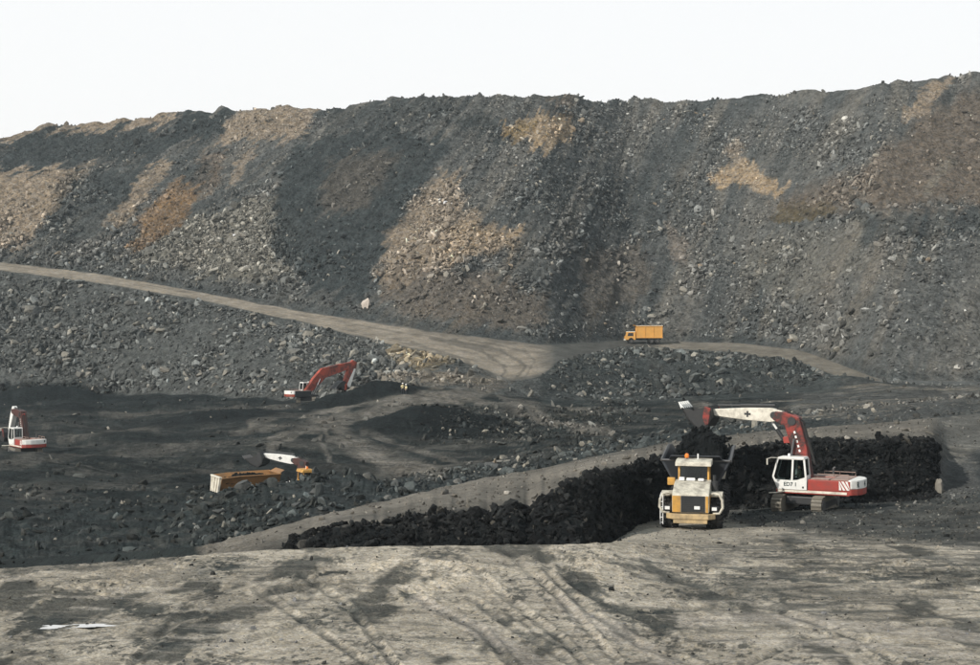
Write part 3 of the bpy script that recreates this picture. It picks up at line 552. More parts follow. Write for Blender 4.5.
p, s, c, _ = scatter(region(2.9, 4.12), 9000, .20, .5, .08, .7); c = np.repeat(RNG.uniform(.006, .018, (len(p), 1)), 3, 1)*np.array([[.95, 1, 1.02]]); dq = RNG.random(len(p)); c[dq < .22] = (.028, .0295, .029); c[dq < .03] = (.075, .07, .06); cloud('coal_lumps', p, s, c, 'black lumps of broken coal lying on the seam face')
dens[region(1, 2.95)] = 1.0
p, s, c, _ = scatter(region(1.02, 2.95), 2600, .055, .5, .03, .25); c = np.where(RNG.random((len(p), 1)) < .35, np.array([[.045, .045, .042]]), np.minimum(c, .2)*.8); cloud('pebbles', p, s, c, 'small dark stones scattered over the trodden mud')
dens_keep = dens.copy(); dens[:] = 0; dens[region(1.5, 2.98)] = 1; dens *= poly([(690, 512), (780, 530), (860, 540), (1000, 548), (1100, 548), (1100, 480), (940, 480), (760, 485), (690, 500)], 6, 1.4, 3, .5)+.02
p, s, c, _ = scatter(region(1.5, 2.98), 2200, .085, .55, .04, .38); c = c*.8+np.array([.012, .012, .011]); q = RNG.random(len(p)); c[q < .06] = (.16, .15, .13); c[q > .8] = (.02, .022, .022); cloud('floor_rubble', p, s, c, 'broken stone and coal trodden into the floor round the excavator')
dens = dens_keep; dens[region(4, 5)] = 1.0
p, s, c, _ = scatter(region(4.1, 4.95), 1100, .14, .5, .06, .6); cloud('bench_pebbles', p, s, c*.7, 'small stones scattered over the bench road above the coal')

# boulders big enough to tell apart, each a thing of its own
BM = []
V3, F3 = ico(3)
for k in range(8):
    pts = V3.copy(); 
    for _ in range(11):                                    # knock flat facets off a ball
        d = RNG.normal(size=3); d /= np.linalg.norm(d); h = RNG.uniform(.42, .78); t = pts@d; pts -= np.outer(np.maximum(t-h, 0), d)
    pts = pts*np.array([1, .82, .62])*(1+.04*RNG.normal(size=(len(pts), 1)))
    BM.append((pts, F3))
def rockmat(name, col): 
    return principled(name, col, .92, dirt=.7, scale=2.2, dirtcol=tuple(x*.55 for x in col), bump=.6)
RM = [rockmat('pale_grey_rock', (.20, .185, .155)), rockmat('mid_grey_rock', (.125, .122, .11)), rockmat('tan_rock', (.24, .19, .135)), rockmat('dark_grey_rock', (.07, .073, .07))]
RMESH = {}
def rock_mesh(k, m):
    if (k, m) not in RMESH:
        me = bpy.data.meshes.new('boulder'); make_mesh(me, BM[k][0], BM[k][1]); me.materials.append(RM[m]); RMESH[(k, m)] = me
    return RMESH[(k, m)]
LBL = {('low', 0): 'pale grey boulder half buried in the slope below the haul road', ('low', 1): 'mid grey boulder half buried in the slope below the haul road',
       ('hill', 0): 'pale grey boulder lying on the tall spoil hillside above the road', ('hill', 1): 'mid grey boulder lying on the tall spoil hillside above the road', ('hill', 2): 'tan boulder lying on the tall spoil hillside above the road',
       ('pit', 0): 'pale grey boulder in the dark rubble along the bench edge', ('pit', 3): 'dark grey boulder in the dark rubble along the bench edge', ('pit', 1): 'mid grey boulder in the dark rubble along the bench edge',
       ('mound', 1): 'mid grey boulder on the dark mound under the yellow truck', ('mound', 0): 'pale grey boulder on the dark mound under the yellow truck'}
GRP = {'low': 'boulders on the slope below the haul road', 'hill': 'boulders on the spoil hillside', 'pit': 'boulders in the bench edge rubble', 'mound': 'boulders on the mound under the truck road'}
def boulders(zone, mask, n, med, hi, mats):
    p, s, c, idx = scatter(mask, n, med, .28, med*.6, hi, sink=.35)
    for i in range(n):
        m = int(RNG.choice(mats)); o = bpy.data.objects.new('boulder', rock_mesh(int(RNG.integers(0, len(BM))), m)); COL.objects.link(o)
        o.location = p[i]; o.scale = tuple(s[i]*np.array([1.15, 1.0, 1.05])*RNG.uniform(.85, 1.2, 3)); o.rotation_euler = tuple(RNG.uniform(-.5, .5, 2))+(float(RNG.uniform(0, 6.28)),)
        tag(o, LBL[(zone, m)], 'boulder', GRP[zone]+{0: ', pale', 1: ', mid grey', 2: ', tan', 3: ', dark'}[m])
boulders('low', LOWM & (PXg < 430) & (PXg > 5), 105, 1.75, 3.2, [0, 0, 1])
boulders('hill', HILLM & (PXg > 5) & (PXg < 975), 80, 1.5, 2.4, [0, 1, 1, 2])
boulders('mound', LOWM & (PXg > 560) & (PXg < 830), 35, 1.5, 2.4, [1, 1, 0])
boulders('pit', region(6.3, 8) & (PXg > 215) & (PXg < 560), 46, 1.0, 1.7, [0, 1, 3, 3, 3, 3])
def single(px, py, Y, sz, m, k, label, rz=0, tilt=0):
    o = bpy.data.objects.new('boulder', rock_mesh(k, m)); COL.objects.link(o); q = at(px, py, Y)
    o.location = (q.x, Y, ground(px, Y)+sz[2]*.35); o.scale = sz; o.rotation_euler = (tilt, 0, rz); tag(o, label, 'boulder')
RM.append(rockmat('large_pale_block', (.46, .40, .345)))
single(367, 302, 296.3, (1.5, 1.35, 2.7), 4, 2, 'large pale pinkish block standing alone just above the haul road', .4)
single(494, 452, 143, (.35, .35, 1.0), 2, 1, 'narrow upright pinkish stone on the bench edge rubble', .2)
single(512, 449, 144, (2.2, .9, .5), 0, 4, 'long flat pale slab beside the upright pinkish stone', .1)
single(938, 462, 94.8, (.35, .5, 1.3), 0, 5, 'upright pale rock at the end of the black coal face', .5)
single(735, 326, 305, (1.6, 1.3, .9), 1, 6, 'broad grey boulder above the road right of the yellow truck', .5)
single(822, 340, 290, (1.8, 1.4, 1.0), 1, 3, 'broad grey boulder at the bend of the road down from the truck', 1.2)
# ------------------------------------------------------------------ machines
def text(name, body, size, mat, parent, loc, rot, thick=.006):
    cu = bpy.data.curves.new(name, 'FONT'); cu.body = body; cu.size = size; cu.extrude = thick; cu.align_x = 'CENTER'; cu.align_y = 'CENTER'; cu.offset = .008
    tmp = bpy.data.objects.new('tmp', cu); COL.objects.link(tmp); bpy.context.view_layer.update()
    me = bpy.data.meshes.new_from_object(tmp.evaluated_get(bpy.context.evaluated_depsgraph_get())); bpy.data.objects.remove(tmp); me.materials.clear(); me.materials.append(mat)
    o = bpy.data.objects.new(name, me); COL.objects.link(o); o.parent = parent; o.location = loc; o.rotation_euler = rot; return o

def stadium(L_, h, n=7):
    r = h/2; c = L_/2-r
    return [(c+r*math.sin(a), r-r*math.cos(a)) for a in [math.pi*i/n for i in range(n+1)]]+[(-c-r*math.sin(a), r+r*math.cos(a)) for a in [math.pi*i/n for i in range(n+1)]]

def excavator(name, label, loc, heading, under, pose, paint='red', stickpaint='cream', door=None, plate=None, logo=True, group=None, bodyshade=None):
    t = empty(name, loc, heading); tag(t, label, 'excavator', group)
    RU = Matrix.Translation((.6, 0, 0)) @ Matrix.Rotation(under-heading, 4, 'Z')
    P_ = M[paint]; B_ = M[bodyshade or paint]
    for s in (-1, 1):
        y0, y1 = s*1.28-.31, s*1.28+.31
        m = MB(); out = stadium(4.7, .98); m.prism(out, y0, y1)
        n = 46; per = 2*(4.7-.98)+math.pi*.98                              # shoes with grousers
        for i in range(n):
            q = per*i/n; r = .49; c = 4.7/2-r
            if q < 2*c: p = (-c+q, 0, -math.pi/2)
            elif q < 2*c+math.pi*r: a = (q-2*c)/r; p = (c+r*math.sin(a), r-r*math.cos(a), a-math.pi/2)
            elif q < 4*c+math.pi*r: p = (c-(q-2*c-math.pi*r), 2*r, math.pi/2)
            else: a = (q-4*c-math.pi*r)/r; p = (-c-r*math.sin(a), r+r*math.cos(a), a+math.pi/2)
            Mx = Matrix.Translation((p[0], 0, p[1])) @ Matrix.Rotation(-p[2], 4, 'Y')
            m.box(0, .05, y0-.02, y1+.02, -.10, .10, M=Mx); m.box(.05, .09, y0-.02, y1+.02, -.05, -.01, M=Mx)
        tr = m.build('track', M['trackpad'], t, M=RU)
        MB().prism(ribbon([(-1.75, .47), (1.75, .47)], [.2, .2]), s*1.28+s*.30, s*1.28+s*.36, .03).build('track_frame', M['dark'], tr, M=RU)
        for nm, xx in (('sprocket', -1.86), ('idler', 1.86)):
            MB().lathe([(0, 0), (.36, 0), (.40, .04), (.36, .08), (0, .08)], (xx, s*1.28+(.31 if s > 0 else -.39), .49)).build(nm, M['steel'], tr, M=RU)
    m = MB(); m.box(-1.3, 1.3, -1.0, 1.0, .42, .95, .08); m.lathe([(0, .95), (.8, .95), (.8, 1.18), (0, 1.18)], (0, 0, 0), 'z'); m.build('carbody', M['dark'], t, M=RU)
    # turntable deck with the pale line along its sill
    m = MB(); m.box(-2.5, 2.15, -1.47, 1.47, 1.14, 1.40, .03); m.build('deck', B_, t)
    m = MB(); m.box(-2.35, 2.05, 1.468, 1.49, 1.22, 1.37); m.build('sill_stripe', M['cream'], t)
    m = MB(); m.box(-2.5, .12, .35, 1.46, 1.40, 2.08, .05); m.box(-2.5, .75, -1.46, -.42, 1.40, 2.10, .05); m.box(-2.5, -.75, -.42, .36, 1.40, 2.02, .03)
    eh = m.build('engine_house', B_, t)
    for a in ((-2.42, -1.3, -1.38, 1.38), (-1.22, -.05, .42, 1.4), (-1.22, .6, -1.4, -.5)): MB().box(a[0], a[1], a[2], a[3], 2.085, 2.15, .025).build('lid', M['dusty_top'], eh)
    m = MB(); m.tube([(-1.0, -.8, 2.1), (-1.0, -.8, 2.62), (-1.12, -.8, 2.72)], .07); m.build('exhaust', M['steel'], eh)
    m = MB()
    for y in (-1.36, .62): m.tube([(-2.3, y, 2.1), (-2.3, y, 2.38), (-.3, y, 2.38), (-.3, y, 2.1)], .022); m.tube([(-1.3, y, 2.1), (-1.3, y, 2.38)], .022)
    m.build('handrail', M['dusty_top'], eh)
    plan = [(-2.42, -1.47), (-2.42, 1.47), (-2.62, 1.47), (-2.95, 1.15), (-3.16, .6), (-3.22, 0), (-3.16, -.6), (-2.95, -1.15), (-2.62, -1.47)]
    cw = MB().prism(plan, 1.18, 1.58, .05, axis='z').build('counterweight', P_, t)
    MB().prism([(x*1.002-.006, y*1.003) for x, y in plan], 1.58, 2.14, .06, axis='z').build('upper_band', M['white'], cw)
    MB().lathe([(0, 0), (.17, 0), (.17, -.035), (0, -.035)], (-2.97, -1.02, 1.9), 'x', 16).build('lifting_eye', M['dark'], cw)
    pan = MB().box(-2.56, -1.86, 1.474, 1.492, 1.50, 2.06).build('warning_panel', P_, t)
    m = MB()
    for k in range(4):                                                          # white diagonals
        a = -2.56+.0+k*.245-.2; pts = [(a+.36, 2.06), (a+.155+.36, 2.06), (a+.155, 1.50), (a, 1.50)]
        pts = [(min(max(x, -2.56), -1.86), z) for x, z in pts]; m.prism(pts, 1.492, 1.500)
    m.build('stripe', M['white'], pan)
    if plate: text('lettering', plate, .50, M['letter'], cw, (-3.1, .72, 1.85), (R(90), 0, R(-90-14)))
    # cab
    cp = [(.20, 1.40), (1.98, 1.40), (2.34, 2.18), (2.02, 3.36), (.34, 3.36), (.22, 2.1)]
    m = MB()
    for y in (.50, 1.50):
        ring = [(.20, 1.92), (2.2, 1.92), (2.34, 2.18), (2.02, 3.36), (.34, 3.36), (.22, 2.1)]
        for i in range(len(ring)):
            a, b = ring[i], ring[(i+1) % len(ring)]; m.prism(ribbon([a, b], [.055, .055]), y-.05, y+.03)
        m.prism(ribbon([(1.12, 1.92), (1.05, 3.36)], [.06, .06]), y-.05, y+.035)
        m.prism([(.18, 1.40), (2.0, 1.40), (2.26, 2.0), (1.1, 1.98), (.78, 2.02), (.18, 2.24)], y-.05, y+.045)
    m.prism([(2.0, 1.40), (2.06, 1.40), (2.30, 1.95), (2.24, 1.95)], .5, 1.5); m.box(.16, .24, .5, 1.5, 1.40, 2.3)
    cab = m.build('cab', M['white'], t)
    MB().prism([(.28, 3.34), (2.06, 3.34), (1.98, 3.45), (.36, 3.47)], .42, 1.56, .03).build('roof', M['white'], cab)
    for y in (.485, 1.485):
        MB().prism([(1.16, 1.98), (2.22, 1.98), (2.30, 2.18), (1.99, 3.32), (1.09, 3.32)], y-.012, y+.012).build('side_window', M['glass'], cab)
        MB().prism([(.26, 2.2), (.78, 2.02), (1.06, 1.98), (1.0, 3.32), (.36, 3.32)], y-.012, y+.012).build('side_window', M['glass'], cab)
    MB().prism(ribbon([(2.26, 1.97), (2.325, 2.18), (2.02, 3.32)], [.012]*3), .53, 1.47).build('windscreen', M['glass'], cab)
    MB().prism(ribbon([(.25, 2.3), (.34, 3.32)], [.012]*2), .53, 1.47).build('rear_window', M['glass'], cab)
    m = MB(); m.box(.5, 1.05, .78, 1.28, 1.75, 1.92, .05); m.box(.42, .56, .8, 1.26, 1.9, 2.6, .05); m.build('seat', M['seat'], cab)
    m = MB(); m.tube([(2.02, 1.5, 3.38), (2.35, 2.0, 3.42), (2.5, 2.45, 3.36)], .03); m.box(2.44, 2.5, 2.3, 2.5, 3.0, 3.36, .02); m.build('mirror', M['cream'], cab)
    m = MB(); m.tube([(1.6, 1.5, 1.25), (2.0, 1.9, 1.2), (2.4, 2.3, 1.2)], .03); m.build('step_rail', M['cream'], t)
    MB().lathe([(0, 0), (.09, 0), (.08, .14), (0, .17)], (1.5, .7, 3.46), 'z', 12).build('work_lamp', M['lamp'], cab)
    if door: text('lettering', door, .34, M['letter'], cab, (1.22, 1.55, 1.72), (R(90), 0, R(180)))
    MB().box(.34, .46, 1.542, 1.556, 1.5, 1.62, .01).build('door_handle', M['dark'], cab)
    # boom, stick and bucket
    foot, knee, tip, end, ba = pose['foot'], pose['knee'], pose['tip'], pose['end'], pose['bucket']
    f_, k_, t_, e_ = [Vector(p) for p in (foot, knee, tip, end)]
    mid1 = f_.lerp(k_, .55)+Vector((.0, .0)); mid2 = k_.lerp(t_, .5)
    bo = MB().prism(ribbon([f_, mid1, k_, mid2, t_], [w_*pose.get('fat', 1) for w_ in (.28, .5, .54, .44, .28)]), -.36, .36, .05).build('boom', M['darkboom'] if pose.get('sooty') else (M['boomred'] if paint == 'red' else P_), t)
    dv = (k_-f_).normalized(); nv = Vector((-dv.y, dv.x))
    m = MB()
    for k in range(5):
        c = f_.lerp(k_, .50+.075*k); m.prism(ribbon([c, c+dv*.16], [.06, .06]), .36, .372)
    m.build('lettering_strip', M['white'], bo)
    m = MB(); m.lathe([(0, 0), (.27, 0), (.27, .05), (0, .05)], (k_.x, .36, k_.y), 'y', 18); m.build('pivot', M['dark'], bo)
    m = MB()
    for s in (-1, 1): m.tube([(f_.x-.1+(k_.x-f_.x)*q-nv.x*-.55, s*.16, f_.y+(k_.y-f_.y)*q+nv.y*.62) for q in (.25, .6, .95)]+[(t_.x*.5+k_.x*.5-.1, s*.16, t_.y*.5+k_.y*.5+.55), (t_.x, s*.16, t_.y+.35)], .045, 6)
    m.build('hydraulic_hose', M['rubber'], bo)
    lo = Vector((1.75, 1.45)); at_ = f_.lerp(k_, .72)-nv*.1
    for s in (-1, 1):
        h = lo.lerp(at_, .6); cy = MB().tube([(lo.x, s*.55, lo.y), (h.x, s*.55, h.y)], .14, 12).build('boom_cylinder', M['dark'], bo)
        MB().tube([(h.x, s*.55, h.y), (at_.x, s*.55, at_.y)], .07, 10).build('rod', M['chrome'], cy)
    sd = (e_-t_).normalized(); sn = Vector((-sd.y, sd.x)); back = t_-sd*.55
    up = 1 if sn.y > 0 or pose.get('flip') else -1
    st = MB().prism(ribbon([back, t_+sd*.25, t_.lerp(e_, .45), e_], [w_*pose.get('fat', 1) for w_ in (.30, .46, .40, .20)]), -.28, .28, .04).build('stick', M[stickpaint], t)
    if pose.get('guard'): MB().prism(ribbon([t_.lerp(e_, .2)+Vector((.62, 0)), t_.lerp(e_, .95)+Vector((.8, 0))], [.16, .42]), -.3, .3, .03).build('stick_guard', M['white'], st)
    if logo:
        c = t_.lerp(e_, .42); MB().prism(ribbon([c-sd*.22, c+sd*.22], [.07, .07]), .28, .288).prism(ribbon([c-sn*.2, c+sn*.2], [.06, .06]), .288, .294).build('emblem', M['dark'], st)
    m = MB(); m.lathe([(0, 0), (.24, 0), (.24, .06), (0, .06)], (t_.x, .28, t_.y), 'y', 16); m.build('pivot', M['dark'], st)
    ca = Vector(pose['ca']) if 'ca' in pose else k_+nv*.45
    cb = Vector(pose['cb']) if 'cb' in pose else back
    h = ca.lerp(cb, .55); cy = MB().tube([(ca.x, .0, ca.y), (h.x, 0, h.y)], .13, 12).build('stick_cylinder', M['dark'], bo)
    MB().tube([(h.x, 0, h.y), (cb.x, 0, cb.y)], .075, 10).build('rod', M['lamp'] if 'ca' in pose else M['chrome'], cy)  # white non-metal rod: bright sky reflection on chrome put into its colour
    MB().prism(ribbon([ca, f_.lerp(k_, .72) if 'ca' in pose else k_.lerp(f_, .1)], [.2, .3]), -.2, .2, .03).build('cylinder_bracket', P_, bo)
    # bucket with its linkage
    def rot(p): c, s_ = math.cos(ba), math.sin(ba); return (e_.x+p[0]*c-p[1]*s_, e_.y+p[0]*s_+p[1]*c)
    # loading shovel: deep shell below, toothed lip at the front, hung on two cheek brackets
    sh = [(-.05, .45), (-.22, -.35), (.10, -.95), (.75, -1.12), (1.42, -.55), (1.92, .30)]
    inn = [(.06, .45), (-.10, -.30), (.18, -.84), (.74, -1.0), (1.32, -.48), (1.80, .30)]
    m = MB(); m.prism([rot(p) for p in sh+inn[::-1]], -.95, .95)
    for s in (-.95, .89): m.prism([rot(p) for p in sh+[(1.0, .12)]], s, s+.06)
    bk = m.build('bucket', M['sooty'], t)
    for k in range(5):
        y = -.84+k*.42; m = MB(); m.prism([rot(p) for p in [(1.72, .26), (1.94, .22), (2.12, .66), (2.04, .68)]], y-.075, y+.075); m.build('tooth', M['tooth' if 'ca' in pose else 'steel'], bk)
    lk = t_.lerp(e_, .86)+sn*.30*up; rp = rot((-.1, .42)); md = Vector(((lk.x+rp[0])/2, (lk.y+rp[1])/2))+sn*.12*up
    for s in (-.97, .95): MB().prism([rot(p) for p in [(-.15, .3), (.28, .42), (.42, -.35), (.25, -.8), (.02, -.75)]], s-.03, s+.03, .015).build('cheek_bracket', M['boomred'] if paint == 'red' else P_, bk)
    q = t_+sn*.62*up; h = q.lerp(md, .6); cy = MB().tube([(q.x, 0, q.y), (h.x, 0, h.y)], .11, 10).build('bucket_cylinder', M['dark'], st)
    MB().tube([(h.x, 0, h.y), (md.x, 0, md.y)], .06, 8).build('rod', M['dark'], cy)
    return t

def wheel(parent, c, r, w, rim='cream'):
    p = MB(); k = r
    p.lathe([(k*.5, -w/2), (k*.86, -w/2), (k*.97, -w*.36), (k, -w*.2), (k, w*.2), (k*.97, w*.36), (k*.86, w/2), (k*.5, w/2)], c, 'y', 28)
    for i in range(22):
        a = 2*math.pi*i/22
        for s in (-1, 1):
            Mx = Matrix.Translation(c) @ Matrix.Rotation(a+s*.07, 4, 'Y') @ Matrix.Rotation(s*.5, 4, 'X')
            p.box(-.06, .06, (0 if s > 0 else -w*.5), (w*.5 if s > 0 else 0), k-.06, k+.035, M=Mx)
    wh = MB(); wh.lathe([(0, -w*.32), (k*.3, -w*.32), (k*.34, -w*.2), (k*.5, -w*.42), (k*.54, -w*.42), (k*.54, w*.42), (k*.5, w*.42), (k*.34, w*.2), (k*.3, w*.32), (0, w*.32)], c, 'y', 22)
    o = wh.build('wheel', M[rim], parent); p.build('tyre', M['rubber'], o); return o

def dump_truck(name, label, loc, heading, body='bodysteel', hood='cream', side='yellow', tail='cream', tilt=0, cab_over=False, rise=0.0):
    """articulated six-wheel dump truck, forward along +X"""
    t = empty(name, loc, heading); tag(t, label, 'dump truck'); hood = 'grubby' if hood == 'cream' else hood
    t.rotation_euler = (tilt, 0, heading)
    m = MB(); m.box(1.2, 4.3, -.5, .5, .75, 1.15, .04); m.box(-5.0, .9, -.5, .5, .95, 1.35, .04); m.lathe([(0, .7), (.3, .7), (.3, 1.3), (0, 1.3)], (1.0, 0, 0), 'z', 14)
    m.build('chassis', M['dark'], t)
    for s in (-1, 1):
        wheel(t, Vector((3.0, s*1.2, .88)), .88, .66)
        for x in (-2.1, -3.75): wheel(t, Vector((x, s*1.2, .88)), .88, .66)
        # mudguard: pale outline bent over the wheel
        arc = [(3.0+1.12*math.cos(a), .92+1.12*math.sin(a)) for a in [R(58+i*12) for i in range(9)]]
        m = MB(); m.prism(ribbon(arc, [.035]*9), s*1.22-.42, s*1.22+.42); m.tube([(3.75, s*.98, 1.95), (3.85, s*1.2, 2.06), (3.9, s*1.5, 2.0), (3.95, s*1.66, 1.7), (4.0, s*1.68, 1.3), (4.0, s*1.5, 1.02), (4.0, s*1.15, 1.0)], .075, 8); m.build('mudguard', M[hood], t)
        m = MB(); m.box(3.95, 4.15, s*1.25-.2, s*1.25+.2, 1.12, 1.4, .05); hl = m.build('headlight', M['dark'], t)
        MB().box(4.15, 4.165, s*1.25-.13, s*1.25+.13, 1.18, 1.35, .01).build('lens', M['lamp'], hl)
    # engine hood (a cab-over truck has none)
    top = [(2.2, 1.5), (3.1, 1.5), (4.25, 1.5), (4.34, 1.45), (4.34, 1.05), (2.2, 1.05)] if cab_over else [(2.2, 2.62), (3.1, 2.5), (4.25, 2.08), (4.34, 1.98), (4.34, 1.05), (2.2, 1.05)]
    hd = MB().prism(top, -.98, .98, .06).build('hood', M[hood], t)
    hz_ = 1.3 if cab_over else 1.95
    for s in (-1, 1): MB().box(2.5, 4.2, s*.985-.012, s*.985+.012, 1.15, hz_, .01).build('side_panel', M[side], hd)
    if not cab_over:
        MB().box(4.335, 4.36, -.96, -.52, 1.08, 1.95, .008).build('corner_panel', M[side], hd); MB().box(4.335, 4.36, .80, .94, 1.08, 1.95, .008).build('corner_panel', M[side], hd)
        m = MB()
        for k in range(9): m.box(4.33, 4.37, -.46, .76, 1.12+k*.093, 1.17+k*.093)
        m.box(4.33, 4.35, -.5, .78, 1.08, 1.95); m.build('grille', M['dark'], hd)
        MB().box(4.372, 4.38, .2, .5, 1.25, 1.42).build('number_plate', M['lamp'], hd)
    m = MB(); m.prism([(4.2, -1.3), (4.55, -.95), (4.55, .95), (4.2, 1.3), (4.0, 1.3), (4.2, .9), (4.2, -.9), (4.0, -1.3)], .72, 1.0, .03, axis='z'); m.box(4.2, 4.5, -.9, .9, .5, .74, .03); m.build('bumper', M['buff'], t)
    # cab
    m = MB()
    for y in (-.8, .8):
        for x, x2 in ((2.15, 2.02), (.95, 1.0)): m.prism(ribbon([(x, 2.5), (x2, 3.42)], [.05, .05]), y-.05, y+.05)
        m.box(.95, 2.2, y-.04, y+.04, 1.3, 2.55)
    m.box(.9, 1.0, -.8, .8, 1.3, 2.6); m.box(2.1, 2.2, -.8, .8, 1.3, 2.6)
    cab = m.build('cab', M[side], t)
    MB().prism([(.8, 3.40), (2.5, 3.36), (2.42, 3.58), (1.9, 3.68), (.9, 3.68)], -.98, .98, .04).build('roof', M['yellow' if cab_over else 'grubby'], cab)
    MB().prism(ribbon([(2.14, 2.58), (2.03, 3.40)], [.012]*2), -.76, .76).build('windscreen', M['glass'], cab)
    for y in (-.8, .8): MB().prism([(1.0, 2.58), (2.12, 2.58), (2.0, 3.4), (1.02, 3.4)], y-.01, y+.01).build('side_window', M['glass'], cab)
    m = MB(); m.box(1.15, 1.6, -.25, .25, 1.7, 2.2, .05); m.box(1.1, 1.25, -.25, .25, 2.1, 2.9, .05); m.build('seat', M['seat'], cab)
    b = MB().lathe([(0, 3.66), (.06, 3.66), (.06, 3.74), (0, 3.74)], (1.5, -.42, 0), 'z', 10).build('beacon', M['dark'], cab)
    MB().lathe([(.11, 3.74), (.12, 3.84), (.10, 3.95), (0, 3.99)], (1.5, -.42, 0), 'z', 14).build('amber_dome', M['amber'], b)
    m = MB(); m.tube([(1.6, .2, 3.66), (1.6, .2, 3.98)], .04); m.build('aerial', M['lamp'], cab)
    for y, q in ((-1, .42), (1, .28)):
        m = MB(); m.tube([(2.2, y*.85, 2.5), (2.35, y*1.25, 2.5)], .03); m.box(2.26, 2.44, y*1.2-q/2, y*1.2+q/2, 2.3, 2.3+q, .05); m.build('mirror', M['yellow'] if y < 0 else M['dark'], cab)
    if not cab_over: m = MB(); m.box(2.45, 2.7, .28, .6, 2.58, 2.72, .04); m.box(2.45, 2.7, -.35, .12, 2.58, 2.74, .04); m.box(2.45, 2.75, -.75, -.45, 2.58, 2.78, .05); m.build('hood_lamp', M['lamp'], hd)
    m = MB()
    for y in (-1.5, -1.64): m.tube([(4.0, y, .35), (4.0, y, 1.9), (3.4, y, 2.0)], .026)
    for k in range(5): m.tube([(4.0, -1.5, .45+k*.28), (4.0, -1.64, .45+k*.28)], .02)
    m.build('ladder', M['lamp'], t)
    if cab_over: cab.location.x = 2.35
    m = MB(); m.tube([(2.4, 1.15, 1.1), (2.4, 1.15, 2.9)], .09); m.lathe([(0, 2.0), (.17, 2.0), (.17, 2.6), (0, 2.6)], (2.75, 1.2, 0), 'z', 14); m.build('exhaust', M['dark'], t)
    # dump body: flared tub with ribs, open tail chute
    def sec(x, b, w, zt, zb): return [(x, -w, zt), (x, -b, zb), (x, b, zb), (x, w, zt)]
    S_ = [sec(.62, .98, 1.90, 3.5, 1.75), sec(-3.6, .98, 1.90, 3.45+rise, 1.5), sec(-5.3, 1.02, 1.86, 3.3+rise, 2.05)]
    m = MB(); v = []; th = .07
    for q in S_: v += q
    for q in S_: v += [(x, y*(1-.05), z+(.08 if z < 2.5 else 0)) for x, y, z in q]
    fs = []
    for i in (0, 1):
        for k in range(3): fs.append((i*4+k, i*4+k+1, i*4+5+k, i*4+4+k)); fs.append((12+i*4+k, 12+i*4+4+k, 12+i*4+5+k, 12+i*4+k+1))
        for k in (0, 3): fs.append((i*4+k, i*4+4+k, 16+i*4+k, 12+i*4+k))
    fs += [(0, 1, 2, 3), (12, 15, 14, 13), (0, 3, 15, 12)]
    for k in range(3): fs.append((8+k, 9+k, 21+k, 20+k))
    m.add(v, fs)
    bd = m.build('dump_body', M[body], t)
    for s in (-1, 1):
        for x in (.3, -.7, -1.7, -2.7, -3.6, -4.4):
            zb = 1.72 if x > -3.7 else 1.85; m = MB(); m.add([(x-.09, s*1.0, zb), (x+.09, s*1.0, zb), (x+.09, s*1.95, 3.44), (x-.09, s*1.95, 3.44), (x-.09, s*.92, zb), (x+.09, s*.92, zb), (x+.09, s*1.84, 3.44), (x-.09, s*1.84, 3.44)], [(0, 1, 2, 3), (4, 7, 6, 5), (0, 4, 5, 1), (3, 2, 6, 7), (0, 3, 7, 4), (1, 5, 6, 2)]); m.build('side_rib', M[body], bd)
    m = MB()
    for s in (-1, 1): m.tube([(.62, s*1.92, 3.51), (-3.6, s*1.92, 3.45+rise), (-5.3, s*1.88, 3.31+rise)], .075, 8)
    m.tube([(.62, -1.9, 3.51), (.62, 1.9, 3.51)], .07, 8); m.build('top_rail', M['steel'] if body == 'bodysteel' else M[body], bd)
    m = MB(); m.add([(.60, -1.5, 3.5), (.60, 1.5, 3.5), (1.15, 1.35, 3.78), (1.15, -1.35, 3.78), (.60, -1.5, 3.56), (.60, 1.5, 3.56), (1.15, 1.35, 3.84), (1.15, -1.35, 3.84)], [(0, 1, 2, 3), (4, 7, 6, 5), (0, 4, 5, 1), (2, 6, 7, 3), (0, 3, 7, 4), (1, 5, 6, 2)]); m.build('spill_guard', M[body], bd)
    # tail gate with upright ribs
    m = MB(); m.add([(-5.32, -1.6, 3.3), (-5.32, 1.6, 3.3), (-5.5, 1.25, 1.9), (-5.5, -1.25, 1.9), (-5.24, -1.6, 3.3), (-5.24, 1.6, 3.3), (-5.42, 1.25, 1.9), (-5.42, -1.25, 1.9)], [(0, 1, 2, 3), (4, 7, 6, 5), (0, 4, 5, 1), (2, 6, 7, 3), (0, 3, 7, 4), (1, 5, 6, 2)])
    for y in (-1.3, -.45, .45, 1.3):
        m.add([(-5.46, y*1.1-.11, 3.34), (-5.46, y*1.1+.11, 3.34), (-5.62, y*.9+.11, 1.86), (-5.62, y*.9-.11, 1.86), (-5.3, y*1.1-.11, 3.34), (-5.3, y*1.1+.11, 3.34), (-5.46, y*.9+.11, 1.86), (-5.46, y*.9-.11, 1.86)], [(0, 1, 2, 3), (4, 7, 6, 5), (0, 4, 5, 1), (2, 6, 7, 3), (0, 3, 7, 4), (1, 5, 6, 2)])
    m.box(-5.5, -5.24, -1.68, 1.68, 3.3, 3.44, .03); m.build('tailgate', M[tail], bd)
    return t

